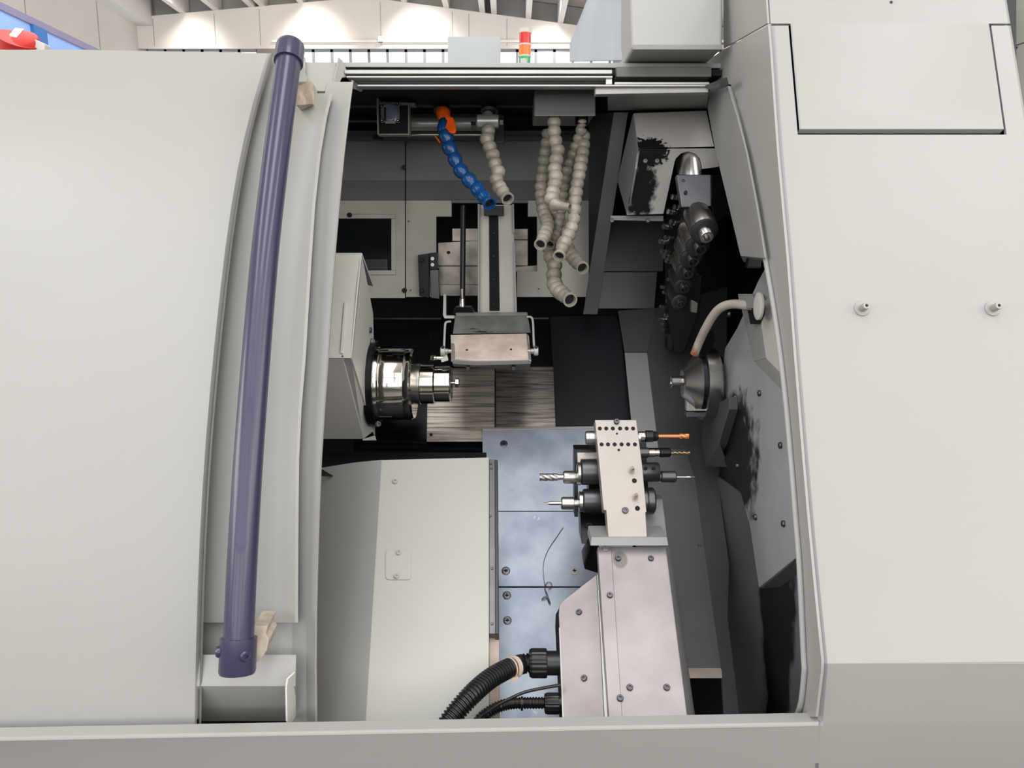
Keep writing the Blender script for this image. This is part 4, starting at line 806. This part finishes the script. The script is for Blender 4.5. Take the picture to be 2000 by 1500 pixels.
# ================================================================== CORRUGATED HOSES
def corrugated(name, pts, r, step, m, parent):
    sp_ = spline(pts, 24); L_ = [0]
    for p, q in zip(sp_, sp_[1:]): L_.append(L_[-1] + (q - p).length)
    out = []; s = 0; k = 0
    n = int(L_[-1] / (step / 4)); res = []
    for i in range(n + 1):
        t = L_[-1] * i / n
        while k < len(L_) - 2 and L_[k+1] < t: k += 1
        a_ = (t - L_[k]) / max(1e-9, L_[k+1] - L_[k]); res.append(sp_[k].lerp(sp_[k+1], a_))
    prof_ = [1, 1, .84, .84]
    return MB().add(*g_tube(res, lambda j: r * prof_[j % 4], 20)).obj(name, m, parent, smooth=50)
bh = thing('thick_corrugated_hose', 'thick black corrugated hose curving down from the tool post cover', 'hose')
corrugated('hose_tube', [P(1045, 1294, 1.36), P(1020, 1297, 1.36), P(990, 1307, 1.33), P(955, 1327, 1.30), P(922, 1356, 1.27), P(890, 1392, 1.25), P(868, 1425, 1.238), P(850, 1470, 1.235)], .0172, .0058, 'blackplastic', bh)
def connector(parent, x0, x1_, x2_, y, r1, r2, d):
    v, f = g_lathe(P(x0, y, d), X1, ax(x0, 0, d, [(x0, r1*.7), (x0+1, r1*.9), (x0+6, r1), (x1_, r1), (x1_+2, r1*.95)]), 48)
    c0 = P(x0, y, d)
    for i, p in enumerate(v):
        if (i % 48) % 3 == 0:
            q = Vector((0, p.y - c0.y, p.z - c0.z)); p -= q * .05
    obj('coupling_nut', v, f, 'blackplastic', parent, smooth=20)
    lathe('coupling_sleeve', P(x1_, y, d), X1, ax(x1_, 0, d, [(x1_, r2), (x2_, r2)]), 'blackplastic', parent)
connector(bh, 1033, 1066, 1096, 1295, 28, 23, 1.36)
mb = MB()
for x, y in ((996, 1305), (1006, 1302)):
    c0 = P(x, y, 1.338); dr = P(1015, 1298.5, 1.353) - P(990, 1307, 1.33)
    mb.add(*g_lathe(c0 - dr.normalized() * .0015, dr, [(0, .0178), (.0004, .0186), (.003, .0186), (.0034, .0178)], 28))
mb.add(*g_slab([P(998, 1325, 1.32), P(1012, 1322, 1.32), P(1012, 1329, 1.32), P(999, 1332, 1.32)], .006))
mb.obj('cable_tie', 'brownstrip', bh)
sh = thing('thin_corrugated_hose', 'thinner black corrugated hose below the thick one', 'hose')
corrugated('hose_tube', [P(1070, 1373, 1.31), P(1030, 1373, 1.31), P(1000, 1374, 1.31), P(975, 1380, 1.305), P(950, 1394, 1.30), P(930, 1415, 1.30), P(912, 1460, 1.32)], .0098, .0048, 'blackplastic', sh)
connector(sh, 1063, 1090, 1097, 1374, 20, 17, 1.31)
lathe('cable_tie', P(1017, 1374, 1.31), X1, [(0, .0102), (0, .0115), (.004, .0115), (.004, .0102)], 'blackplastic', sh)
c = MB().add(*g_tube(spline([P(1095, 1338, 1.30), P(1060, 1344, 1.29), P(1025, 1352, 1.285), P(995, 1365, 1.28), P(965, 1382, 1.28), P(938, 1405, 1.28), P(915, 1450, 1.30)], 8), .0027, 10)).obj('black_cable', 'blackplastic')
tag(c, 'thin black cable running between the two corrugated hoses', 'cable')

# ================================================================== UPPER SERVICE BAY
ub = thing('service_rail', 'dark grey horizontal service rail under the chamber roof', 'rail')
px_slab('rail_front', [(600, 184, 1.98), (1045, 184, 1.98), (1045, 208, 1.98), (600, 208, 1.98)], .02, 'paint_dim', ub, Vector((0, 1, 0)))
px_slab('rail_lower_sheet', [(600, 208, 2.16), (1200, 208, 2.16), (1200, 256, 2.20), (600, 262, 2.20)], .01, 'bluewall', ub, Vector((0, 1, 0)))
px_slab('rail_shelf', [(600, 262, 2.12), (1150, 262, 2.12), (1150, 270, 2.12), (600, 270, 2.12)], .12, 'paint_dim', ub, Vector((0, 1, 0)))
cyl = thing('pneumatic_cylinder', 'grimy horizontal pneumatic cylinder behind the hose valves', 'cylinder')
MB().add(*g_tube([P(800, 242, 2.02), P(978, 242, 2.02)], .018, 24)).obj('cylinder_tube', 'rail', cyl)
px_slab('mounting_plate', [(795, 222, 2.05), (985, 222, 2.05), (985, 268, 2.05), (795, 268, 2.05)], .01, 'paint_dim', cyl, Vector((0, 1, 0)))
MB().add(*g_tube([P(800, 263, 2.0), P(978, 263, 2.0)], .004, 12)).obj('lower_tie_rod', 'steel', cyl)
MB().add(*g_tube([P(640, 236, 2.0), P(745, 236, 2.0)], .004, 12)).obj('piston_rod', 'gunmetal', cyl)
px_slab('right_head', [(966, 226, 1.99), (985, 226, 1.99), (985, 278, 1.99), (966, 278, 1.99)], .04, 'gunmetal', cyl, Vector((0, 1, 0)))
px_slab('foot_bracket', [(728, 262, 2.0), (745, 262, 2.0), (745, 272, 2.0), (728, 272, 2.0)], .03, 'dark', cyl, Vector((0, 1, 0)))
sb = thing('solenoid_unit', 'black solenoid box with clear round cap in a silver frame', 'solenoid')
px_slab('box_body', [(739, 200, 1.90), (798, 200, 1.90), (798, 261, 1.90), (740, 261, 1.90)], .05, 'blackplastic', sb, Vector((0, 1, 0)))
mb = MB()
for q in ([(735, 188), (739, 188), (740, 262), (737, 262)], [(797, 206), (799, 206), (800, 262), (797, 262)], [(738, 261), (800, 261), (800, 264), (738, 264)], [(738, 199), (810, 201), (810, 206), (738, 203)]):
    mb.add(*g_slab([P(x, y, 1.895) for x, y in q], .03, Vector((0, 1, 0))))
mb.obj('silver_frame', 'alu', sb)
M['capglass'] = mat('grey_blue_cap', '8E9BB0', .12, .3, var=.3, scale=40)
px_slab('square_flange', [(743, 203, 1.89), (780, 203, 1.89), (780, 239, 1.89), (743, 239, 1.89)], .01, 'capglass', sb, Vector((0, 1, 0)), bevel=.002)
lathe('round_cap', P(761, 221, 1.89), -AX, [(0, .021), (.008, .021), (.010, .0195), (.010, .017), (.008, .0165), (.008, .002)], 'capglass', sb, 32)
px_slab('level_mark', [(750, 210, 1.878), (754, 210, 1.878), (754, 234, 1.878), (750, 234, 1.878)], .002, 'dark', sb, bevel=0)
for x, y in ((746, 205), (777, 204), (747, 237), (778, 237)): screw(x, y, 1.888, .0042, -AX, 'chrome', sb)
px_slab('lower_terminal', [(752, 236, 1.887), (772, 236, 1.887), (772, 241, 1.887), (752, 241, 1.887)], .01, 'alu', sb, Vector((0, 1, 0)))
mf = thing('coolant_manifold', 'grey coolant manifold box from which the beige hoses hang', 'manifold')
px_slab('manifold_front', [(1044, 176, 1.78), (1163, 170, 1.78), (1163, 222, 1.76), (1044, 222, 1.76)], .18, 'paint_mid', mf, Vector((0, 1, 0)), bevel=.002)
px_slab('manifold_lip', [(1044, 218, 1.755), (1163, 218, 1.755), (1163, 226, 1.752), (1044, 226, 1.752)], .01, 'rail', mf, Vector((0, 1, 0)))
for x in (1082, 1136): lathe('outlet_collar', P(x, 224, 1.80), Vector((0, 0, -1)), [(0, .0155), (.022, .0155), (.024, .013)], 'darksteel', mf, 6 if x < 1100 else 24)

# ------------------------------------------------------------------ ball-joint coolant hoses
def seg_mesh(name, prof_, m, n=24):
    v, f = g_lathe((0, 0, 0), (0, 0, 1), prof_, n)
    me = bpy.data.meshes.new(name); me.from_pydata([tuple(x) for x in v], [], f)
    bm = bmesh.new(); bm.from_mesh(me); bmesh.ops.recalc_face_normals(bm, faces=bm.faces); bm.to_mesh(me); bm.free()
    me.materials.append(M[m]); me.shade_smooth(); me.set_sharp_from_angle(angle=math.radians(50)); return me
SEG = [(-.72, .66), (-.66, .80), (-.5, .93), (-.25, 1.0), (.02, 1.0), (.28, .92), (.5, .78), (.66, .66), (.78, .62), (1.1, .60)]
NOZ = [(-.75, .60), (-.55, .80), (-.2, .92), (.15, .86), (.6, .70), (1.0, .66), (1.35, .72), (1.7, .86), (2.0, .90), (2.1, .86), (2.1, .66), (1.2, .60)]
NOZS = [(-.75, .60), (-.55, .85), (-.2, .95), (.2, .85), (.7, .62), (1.6, .52), (2.3, .52), (2.4, .50), (2.4, .36), (1.4, .34)]
meshes = {}
for mm in ('hosebeige', 'hoseblue'):
    meshes[mm] = (seg_mesh('hose_segment', SEG, mm), seg_mesh('hose_nozzle', NOZ, mm), seg_mesh('hose_nozzle', NOZS, mm))
bore_me = seg_mesh('bore', [(1.25, .66), (1.45, .655), (1.5, .1)], 'bore')
bores_me = seg_mesh('bore', [(1.42, .35), (1.6, .36), (1.65, .05)], 'bore')
def add_copy(name, me, parent, p, d, s, sz=None):
    o = bpy.data.objects.new(name, me); COL.objects.link(o); o.parent = parent
    o.location = p - WL[parent.name]; WL[o.name] = p.copy()
    o.rotation_euler = Vector(d).to_track_quat('Z', 'Y').to_euler(); o.scale = (s, s, sz or s); return o
def ball_hose(label, pts, end, r, m, small=False, group='ball-jointed coolant hoses', pitch=1.48):
    t_ = thing('coolant_hose', label, 'hose', group); W = [P(*q) for q in pts]; E = P(*end)
    path = spline(W + [E], 10); Ls = [0]
    for p, q in zip(path, path[1:]): Ls.append(Ls[-1] + (q - p).length)
    R_ = r * pts[0][2] / 1500; nl = (2.4 if small else 2.1) * R_ * .9; tot = Ls[-1] - nl; n = max(2, round(tot / (R_ * pitch))); step = tot / n; k = 0; res = []
    for i in range(n + 1):
        s_ = step * i
        while k < len(Ls) - 2 and Ls[k+1] < s_: k += 1
        res.append(path[k].lerp(path[k+1], (s_ - Ls[k]) / max(1e-9, Ls[k+1] - Ls[k])))
    for i in range(n):
        d = res[i+1] - res[i]; w = Vector((random.uniform(-.16, .16), random.uniform(-.1, .1), random.uniform(-.05, .05))) * d.length
        add_copy('hose_segment', meshes[m][0], t_, res[i], d + w, R_ * random.uniform(.97, 1.03), step / 1.48)
    d = (E - res[-1]); sL = d.length / (2.4 if small else 2.1)
    nz_ = add_copy('nozzle', meshes[m][2 if small else 1], t_, res[-1], d, R_, sL)
    b_ = add_copy('bore', bores_me if small else bore_me, nz_, res[-1], d, R_, sL)
    b_.location = (0, 0, 0); b_.rotation_euler = (0, 0, 0); b_.scale = (1, 1, 1)
    return t_
ball_hose('beige hose hanging highest in front, its narrow nozzle turned right', [(1082, 240, 1.78), (1083, 268, 1.77), (1089, 296, 1.76), (1084, 325, 1.75), (1085, 352, 1.73), (1080, 375, 1.71), (1081, 398, 1.68)], (1113, 405, 1.66), 14, 'hosebeige', True)
ball_hose('beige hose from the right outlet bending down to a small nozzle behind the others', [(1136, 240, 1.80), (1134, 258, 1.80), (1126, 280, 1.81), (1115, 312, 1.82), (1108, 335, 1.83), (1102, 360, 1.84), (1097, 395, 1.85), (1093, 425, 1.84), (1086, 452, 1.82)], (1074, 478, 1.78), 11, 'hosebeige')
ball_hose('long beige hose on the right side ending in an open nozzle at its lower left', [(1140, 268, 1.82), (1138, 300, 1.80), (1131, 340, 1.77), (1125, 375, 1.75), (1122, 410, 1.73), (1119, 435, 1.72), (1110, 460, 1.70), (1100, 480, 1.68)], (1092, 501, 1.65), 13, 'hosebeige')
ball_hose('greyish beige hose along the left of the bundle with a wide nozzle', [(1070, 262, 1.90), (1066, 295, 1.90), (1060, 335, 1.89), (1057, 370, 1.88), (1059, 400, 1.86), (1065, 425, 1.83), (1070, 442, 1.79)], (1055, 478, 1.70), 12.5, 'hosebeige')
ball_hose('beige hose crossing behind the bundle to a nozzle at the right', [(1080, 398, 1.86), (1090, 425, 1.86), (1098, 455, 1.85), (1107, 482, 1.83), (1117, 500, 1.81)], (1138, 524, 1.74), 14, 'hosebeige')
ball_hose('lowest hanging beige hose, its nozzle below the splash panel edge', [(1073, 440, 1.90), (1071, 470, 1.89), (1075, 497, 1.88), (1083, 520, 1.86), (1082, 545, 1.84), (1088, 564, 1.81)], (1114, 586, 1.72), 15, 'hosebeige')
gh = ball_hose('beige hose beside the blue one, hanging from a metal tee', [(953, 256, 1.83), (952, 276, 1.82), (961, 298, 1.81), (966, 318, 1.80), (973, 335, 1.79), (970, 352, 1.78), (976, 366, 1.77)], (992, 389, 1.73), 14, 'hosebeige')
tf = thing('tee_fitting', 'silver metal tee fitting above the beige hose', 'fitting')
lathe('tee_barrel', P(931, 237, 1.86), X1, [(0, .013), (.002, .016), (.052, .016), (.054, .013)], 'rail', tf, 28)
lathe('tee_neck', P(953, 225, 1.87), P(953, 255, 1.84) - P(953, 225, 1.87), [(0, .013), (.03, .012)], 'rail', tf, 24)
lathe('side_nut', P(976, 236, 1.86), X1, [(0, .010), (.008, .010)], 'steel', tf, 6)
lathe('left_nut', P(920, 246, 1.86), X1, [(0, .011), (.012, .011)], 'gunmetal', tf, 6)
for x, lab in ((864, 'dark round wall fitting above the blue hose valve'), (956, 'dark round wall fitting above the metal tee')):
    w_ = thing('wall_fitting', lab, 'fitting', 'wall fittings under the service rail')
    lathe('fitting_dome', P(x, 195, 1.975), -AX, [(0, .026), (.006, .025), (.02, .018), (.03, .012)], 'darksteel', w_, 28)
    lathe('fitting_flange', P(x, 210, 1.93), Vector((0, -.4, -1)), [(0, .018), (.006, .022), (.010, .022), (.014, .016), (.03, .013)], 'gunmetal', w_, 28)
bh_ = ball_hose('bright blue ball-jointed hose with orange shut-off valve', [(872, 268, 1.80), (880, 294, 1.79), (893, 320, 1.78), (906, 342, 1.77), (922, 358, 1.76), (935, 373, 1.75)], (957, 399, 1.71), 14.5, 'hoseblue', pitch=1.95)
vv = MB(); vv.add(*g_lathe(P(868, 238, 1.82), P(871, 272, 1.79) - P(868, 238, 1.82), [(-.006, .008), (0, .014), (.012, .016), (.020, .019), (.030, .019), (.038, .014), (.042, .011)], 24))
vb = vv.obj('valve_body', 'hoseblue', bh_)
lathe('valve_inlet', P(865, 218, 1.85), P(869, 240, 1.82) - P(865, 218, 1.85), [(0, .015), (.004, .017), (.018, .016), (.026, .012)], 'orange', bh_, 24)
lv = px_slab('valve_lever', [(868, 228, 1.79), (876, 226, 1.785), (885, 229, 1.78), (889, 240, 1.775), (891, 255, 1.77), (886, 261, 1.77), (878, 258, 1.775), (869, 248, 1.785), (873, 236, 1.785)], .012, 'orange', bh_, AX, bevel=.003)
px_slab('valve_rear_tab', [(848, 264, 1.80), (851, 264, 1.80), (860, 277, 1.79), (858, 279, 1.79)], .01, 'orange', bh_, AX)

# ================================================================== THINGS ON AND BEHIND THE MACHINE TOP
sg = thing('signal_tower', 'signal lamp tower with red, orange and green lenses behind the machine top', 'signal light')
b0 = P(1025, 150, 2.4); up = Vector((0, .02, 1))
def cy(y): return (P(1025.5 + (122 - y) * .02, y, 2.4) - b0).length
def seg_(name, y0, y1, r, m):
    lathe(name, P(1025 + (122 - y0) * .02, y0, 2.4), Vector((0, 0, 1)), [(0, r * .96), (.001, r), ((y0 - y1) * 1.6e-3 * .985, r), ((y0 - y1) * 1.6e-3, r * .94)], m, sg, 28)
seg_('base_tube', 242, 122, .010, 'white'); seg_('green_lens', 124, 112, .018, 'lamp_green'); seg_('lower_collar', 112.5, 109, .0195, 'white'); seg_('orange_lens', 110, 90, .0185, 'lamp_orange'); seg_('upper_collar', 90.5, 86.5, .0200, 'white'); seg_('red_lens', 87, 66, .0185, 'lamp_red'); seg_('top_cap', 66.5, 57, .0200, 'white')
eb = tag(px_slab('pale_electrical_box', [(874, 71, 2.5), (977, 72, 2.5), (976, 251, 2.5), (876, 251, 2.5)], .12, 'palebox', None, Vector((0, 1, 0)), bevel=.002), 'plain pale blue-grey box behind the top rails, left of the signal tower', 'box')
rs = thing('industrial_socket', 'red hinged round socket lid with white label at the top left', 'socket')
cR = P(34, 84, 1.95)
nrm = Vector((.15, -.55, .82)).normalized()
lathe('socket_body', P(30, 128, 1.98), P(34, 84, 1.95) - P(30, 128, 1.98), [(0, .040), (.045, .046), (.07, .05)], 'red', rs, 32)
ld = lathe('hinged_lid', P(32, 76, 1.95) - nrm * .012, nrm, [(0, .044), (0, .050), (.010, .051), (.016, .048), (.019, .040), (.020, .010)], 'red', rs, 40)
lp = (P(32, 76, 1.95) + nrm * .0085, nrm)
slab('rating_label', [PL(x, y, lp) for x, y in [(30, 54), (47, 56), (32, 73), (16, 70)]], .0008, 'label', ld, bevel=0)
px_slab('hinge_lug', [(66, 76, 1.95), (76, 80, 1.95), (87, 86, 1.95), (87, 110, 1.95), (64, 110, 1.95)], .03, 'white', rs, Vector((0, 1, 0)), bevel=.003)

# blue enclosure beside the hall wall: a long sheet fence receding from the viewer
XB = -4.2
bf = thing('blue_partition', 'blue sheet partition with grey-violet top rail left behind the machine', 'partition')
ph = PX(0, 20, XB).z
y0_, y1_ = 4.5, 9.0
obj('blue_sheet', *g_box((XB - .03, 4.5, 0), (XB, 15, ph)), 'blue', bf, smooth=0)
obj('top_rail', *g_box((XB - .05, 4.5, ph), (XB + .02, 15, ph + .06)), 'mauve', bf, smooth=0)
pyv = PX(73, 65, XB).y
obj('partition_post', *g_box((XB - .02, pyv - .1, 0), (XB + .03, pyv + .1, ph)), 'bluedark', bf, smooth=0)

# ================================================================== HALL
YH = 15.0
def HG(x, y, Y=YH): return PY(x, y, Y)
zl = HG(272, 33); za = HG(715, -6); zr = HG(1400, 86)
wt = HG(600, 95).z; wb = 2.6
XL = HG(268, 60).x; XR = 4.25
zl_ = zl.z; slope_r = (zr.z - za.z) / (zr.x - za.x); slope_l = (za.z - zl.z) / (za.x - zl.x)
zXR = za.z + slope_r * (XR - za.x); zXL = za.z - slope_l * (za.x - XL)
struct(slab('wall_back', [Vector((XL, YH, wt)), Vector((XL, YH, zXL)), Vector((za.x, YH, za.z)), Vector((XR, YH, zXR)), Vector((XR, YH, wt))], .2, 'hall', None, Vector((0, 1, 0)), bevel=0))
struct(obj('wall_back_lower', *g_box((XL, YH, 0), (XR, YH + .2, wb)), 'hall', smooth=0))
CL_ = .38
struct(slab('wall_back_top', [Vector((XL, YH + .25, zXL - .2)), Vector((XL, YH + .25, zXL + CL_)), Vector((za.x, YH + .25, za.z + CL_)), Vector((XR, YH + .25, zXR + CL_)), Vector((XR, YH + .25, zXR - .2))], .2, 'hallgrey', None, Vector((0, 1, 0)), bevel=0))  # set-back top of the gable, coloured grey for the shade between the beams
struct(obj('wall_left', *g_box((XL - .2, -9.0, 0), (XL, YH + .2, zXL + .4)), 'hall', smooth=0))
struct(obj('wall_right', *g_box((XR, -9.0, 0), (XR + .2, YH + .2, zXR + .4)), 'hall', smooth=0))
struct(obj('floor', *g_box((XL - .2, -25, -.1), (XR + .2, YH + .2, 0)), 'conc', smooth=0))
mb = MB()
for (xa, za_, xb_, zb_) in ((XL - .2, zXL + CL_, za.x, za.z + CL_), (za.x, za.z + CL_, XR + .2, zXR + CL_)):
    mb.add(*g_hexa([Vector((xa, -9.0, za_)), Vector((xb_, -9.0, zb_)), Vector((xb_, YH + .4, zb_)), Vector((xa, YH + .4, za_))], [Vector((xa, -9.0, za_ + .1)), Vector((xb_, -9.0, zb_ + .1)), Vector((xb_, YH + .4, zb_ + .1)), Vector((xa, YH + .4, za_ + .1))]))
struct(mb.obj('ceiling', 'hall', smooth=0))
def zroof(x): return za.z - slope_l * (za.x - x) if x < za.x else za.z + slope_r * (x - za.x)
for i, gx in enumerate([282, 356, 421, 492, 512, 588, 660, 790, 872, 942, 965, 1032, 1095, 1165]):
    x = HG(gx, 20).x; z = zroof(x)
    struct(obj('trim_%d' % (i + 1), *g_box((x - .05, 3.2, z), (x + .05, YH + .2, z + CL_)), 'beam', smooth=0))
struct(obj('trim_20', *g_box((XL - .01, 3.2, zXL - .15), (XL + .28, YH - .01, zXL + .3)), 'beam', smooth=0))
# window bands
def band(name, pa, pb, n):
    xa, xb_ = HG(pa, 110).x, HG(pb, 110).x; m_ = MB(); w = (xb_ - xa) / n
    for k in range(n + 1): m_.add(*g_box((xa + k * w - .025, YH + .05, wb), (xa + k * w + .025, YH + .11, wt)))
    m_.add(*g_box((xa, YH + .05, wt - .05), (xb_, YH + .11, wt))); m_.add(*g_box((xa, YH + .05, wb), (xb_, YH + .11, wb + .05)))
    for zz in () and (wb + (wt - wb) * .33, wb + (wt - wb) * .66): m_.add(*g_box((xa, YH + .05, zz - .02), (xb_, YH + .11, zz + .02)))
    fr = struct(m_.obj(name, 'frame', smooth=0))
    obj('window_pane', *g_box((xa, YH + .075, wb), (xb_, YH + .08, wt)), 'glass', fr, smooth=0)
band('window_1', 285, 502, 6); band('window_2', 538, 1410, 24)
xa, xb_ = HG(502, 110).x, HG(538, 110).x
struct(obj('trim_21', *g_box((xa, YH, wb), (xb_, YH + .15, wt)), mat('louvre_grey', '7C746C', .7), smooth=0))
# cable duct along the gable
struct(obj('trim_22', *g_box((HG(532, 90).x, YH - .05, wt + .10), (XR, YH, wt + .14)), 'beam', smooth=0))
tag(obj('junction_box', *g_box((HG(739, 80).x, YH - .1, wt + .10), (HG(749, 80).x, YH, wt + .2)), 'beam', smooth=0, bevel=.01), 'small white junction box on the far gable wall', 'box')
mb = MB()
for gx in (300, 420, 508, 744, 884, 916, 990): mb.add(*g_box((HG(gx, 60).x - .006, YH - .004, wt + .05), (HG(gx, 60).x + .006, YH, zroof(HG(gx, 60).x) - .05)))
struct(mb.obj('trim_23', 'hallgrey', smooth=0))
mb = MB()
for yy in (7.5, 9.4, 11.6, 13.6): mb.add(*g_box((XL, yy - .012, 0), (XL + .004, yy + .012, zXL - .15)))
struct(mb.obj('trim_24', 'hallgrey', smooth=0))

# ================================================================== LIGHT
w = bpy.data.worlds.new('sky'); bpy.context.scene.world = w; w.use_nodes = True
bg = w.node_tree.nodes['Background']; bg.inputs[0].default_value = (.95, .98, 1.0, 1); bg.inputs[1].default_value = .6
def area(name, loc, size, sy, power, rot, col=(1, .98, .95)):
    l = bpy.data.lights.new(name, 'AREA'); l.shape = 'RECTANGLE'; l.size = size; l.size_y = sy; l.energy = power; l.color = col
    o = bpy.data.objects.new(name, l); COL.objects.link(o); o.location = loc; o.rotation_euler = rot; return o
# daylight: tall hall windows behind the viewer and roof lights above, plus added fill lamps out of view
for k, x in enumerate((-3.6, -1.8, 0, 1.8, 3.6)):
    for z in (2.9, 4.3): area('hall_window_and_fill_light', (x, -2.0 - (4.3 - z) * .3, z), 1.6, 1.3, 21, (math.radians(62), 0, 0), (1, .98, .95) if k % 2 else (.94, .97, 1))
for x in (-3.6, -1.2, 1.2, 3.6): area('hall_window_and_fill_light', (x, -3.6, 2.0), 2.0, 1.0, 36, (math.radians(86), 0, 0))
area('hall_window_and_fill_light', (XL + .3, -1.0, 2.6), 5.0, 1.8, 260, (math.radians(90), 0, math.radians(-90)))  # added side fill that brightens the jamb and right-hand walls
area('hall_window_and_fill_light', (XR - .3, -1.0, 2.6), 5.0, 1.8, 130, (math.radians(90), 0, math.radians(90)))  # added weaker side fill for the headstock's right face
for k, x in enumerate((-3.2, 0, 3.2)): area('roof_skylight', (x, -.6, 5.2), 1.2, 3.0, 108, (0, 0, 0), (.96, .98, 1))
for x in (-5.2, -1.8, 1.8): area('hall_fill_light', (x, 4.5, 4.8), 1.5, 4, 420, (math.radians(42), 0, 0))  # added lamps out of view, tilted to brighten the far hall
area('hall_bounce', (-2, 8, 1.0), 8, 8, 500, (math.radians(180), 0, 0))
for gx in (368, 604, 822, 1080):
    l = bpy.data.lights.new('gable_spot', 'SPOT'); l.energy = 300; l.spot_size = math.radians(80); l.spot_blend = 1; l.color = (1, .93, .85); l.shadow_soft_size = .15
    o = bpy.data.objects.new('gable_spot', l); COL.objects.link(o); x = HG(gx, 20).x; o.location = (x, YH - 1.0, zroof(x) + .1)
    o.rotation_euler = Vector((0, 1.0, -1)).to_track_quat('-Z', 'Y').to_euler()

# ------------------------------------------------------------------ put every thing's Empty at its base
bpy.context.view_layer.update()
def descend(o):
    for c_ in o.children:
        yield c_; yield from descend(c_)
for r_ in ROOTS:
    pts_ = []
    for c_ in descend(r_):
        if c_.type == 'MESH': pts_ += [c_.matrix_world @ Vector(q) for q in c_.bound_box]
    if not pts_: continue
    lo = Vector([min(p[i] for p in pts_) for i in range(3)]); hi = Vector([max(p[i] for p in pts_) for i in range(3)])
    base = Vector(((lo.x + hi.x) / 2, (lo.y + hi.y) / 2, lo.z)); dlt = base - r_.location
    r_.location = base
    for c_ in r_.children: c_.location = c_.location - dlt
sc = bpy.context.scene
sc.view_settings.view_transform = 'Standard'; sc.view_settings.look = 'None'; sc.view_settings.gamma = 1; sc.view_settings.exposure = -.5
sc.view_settings.use_curve_mapping = False
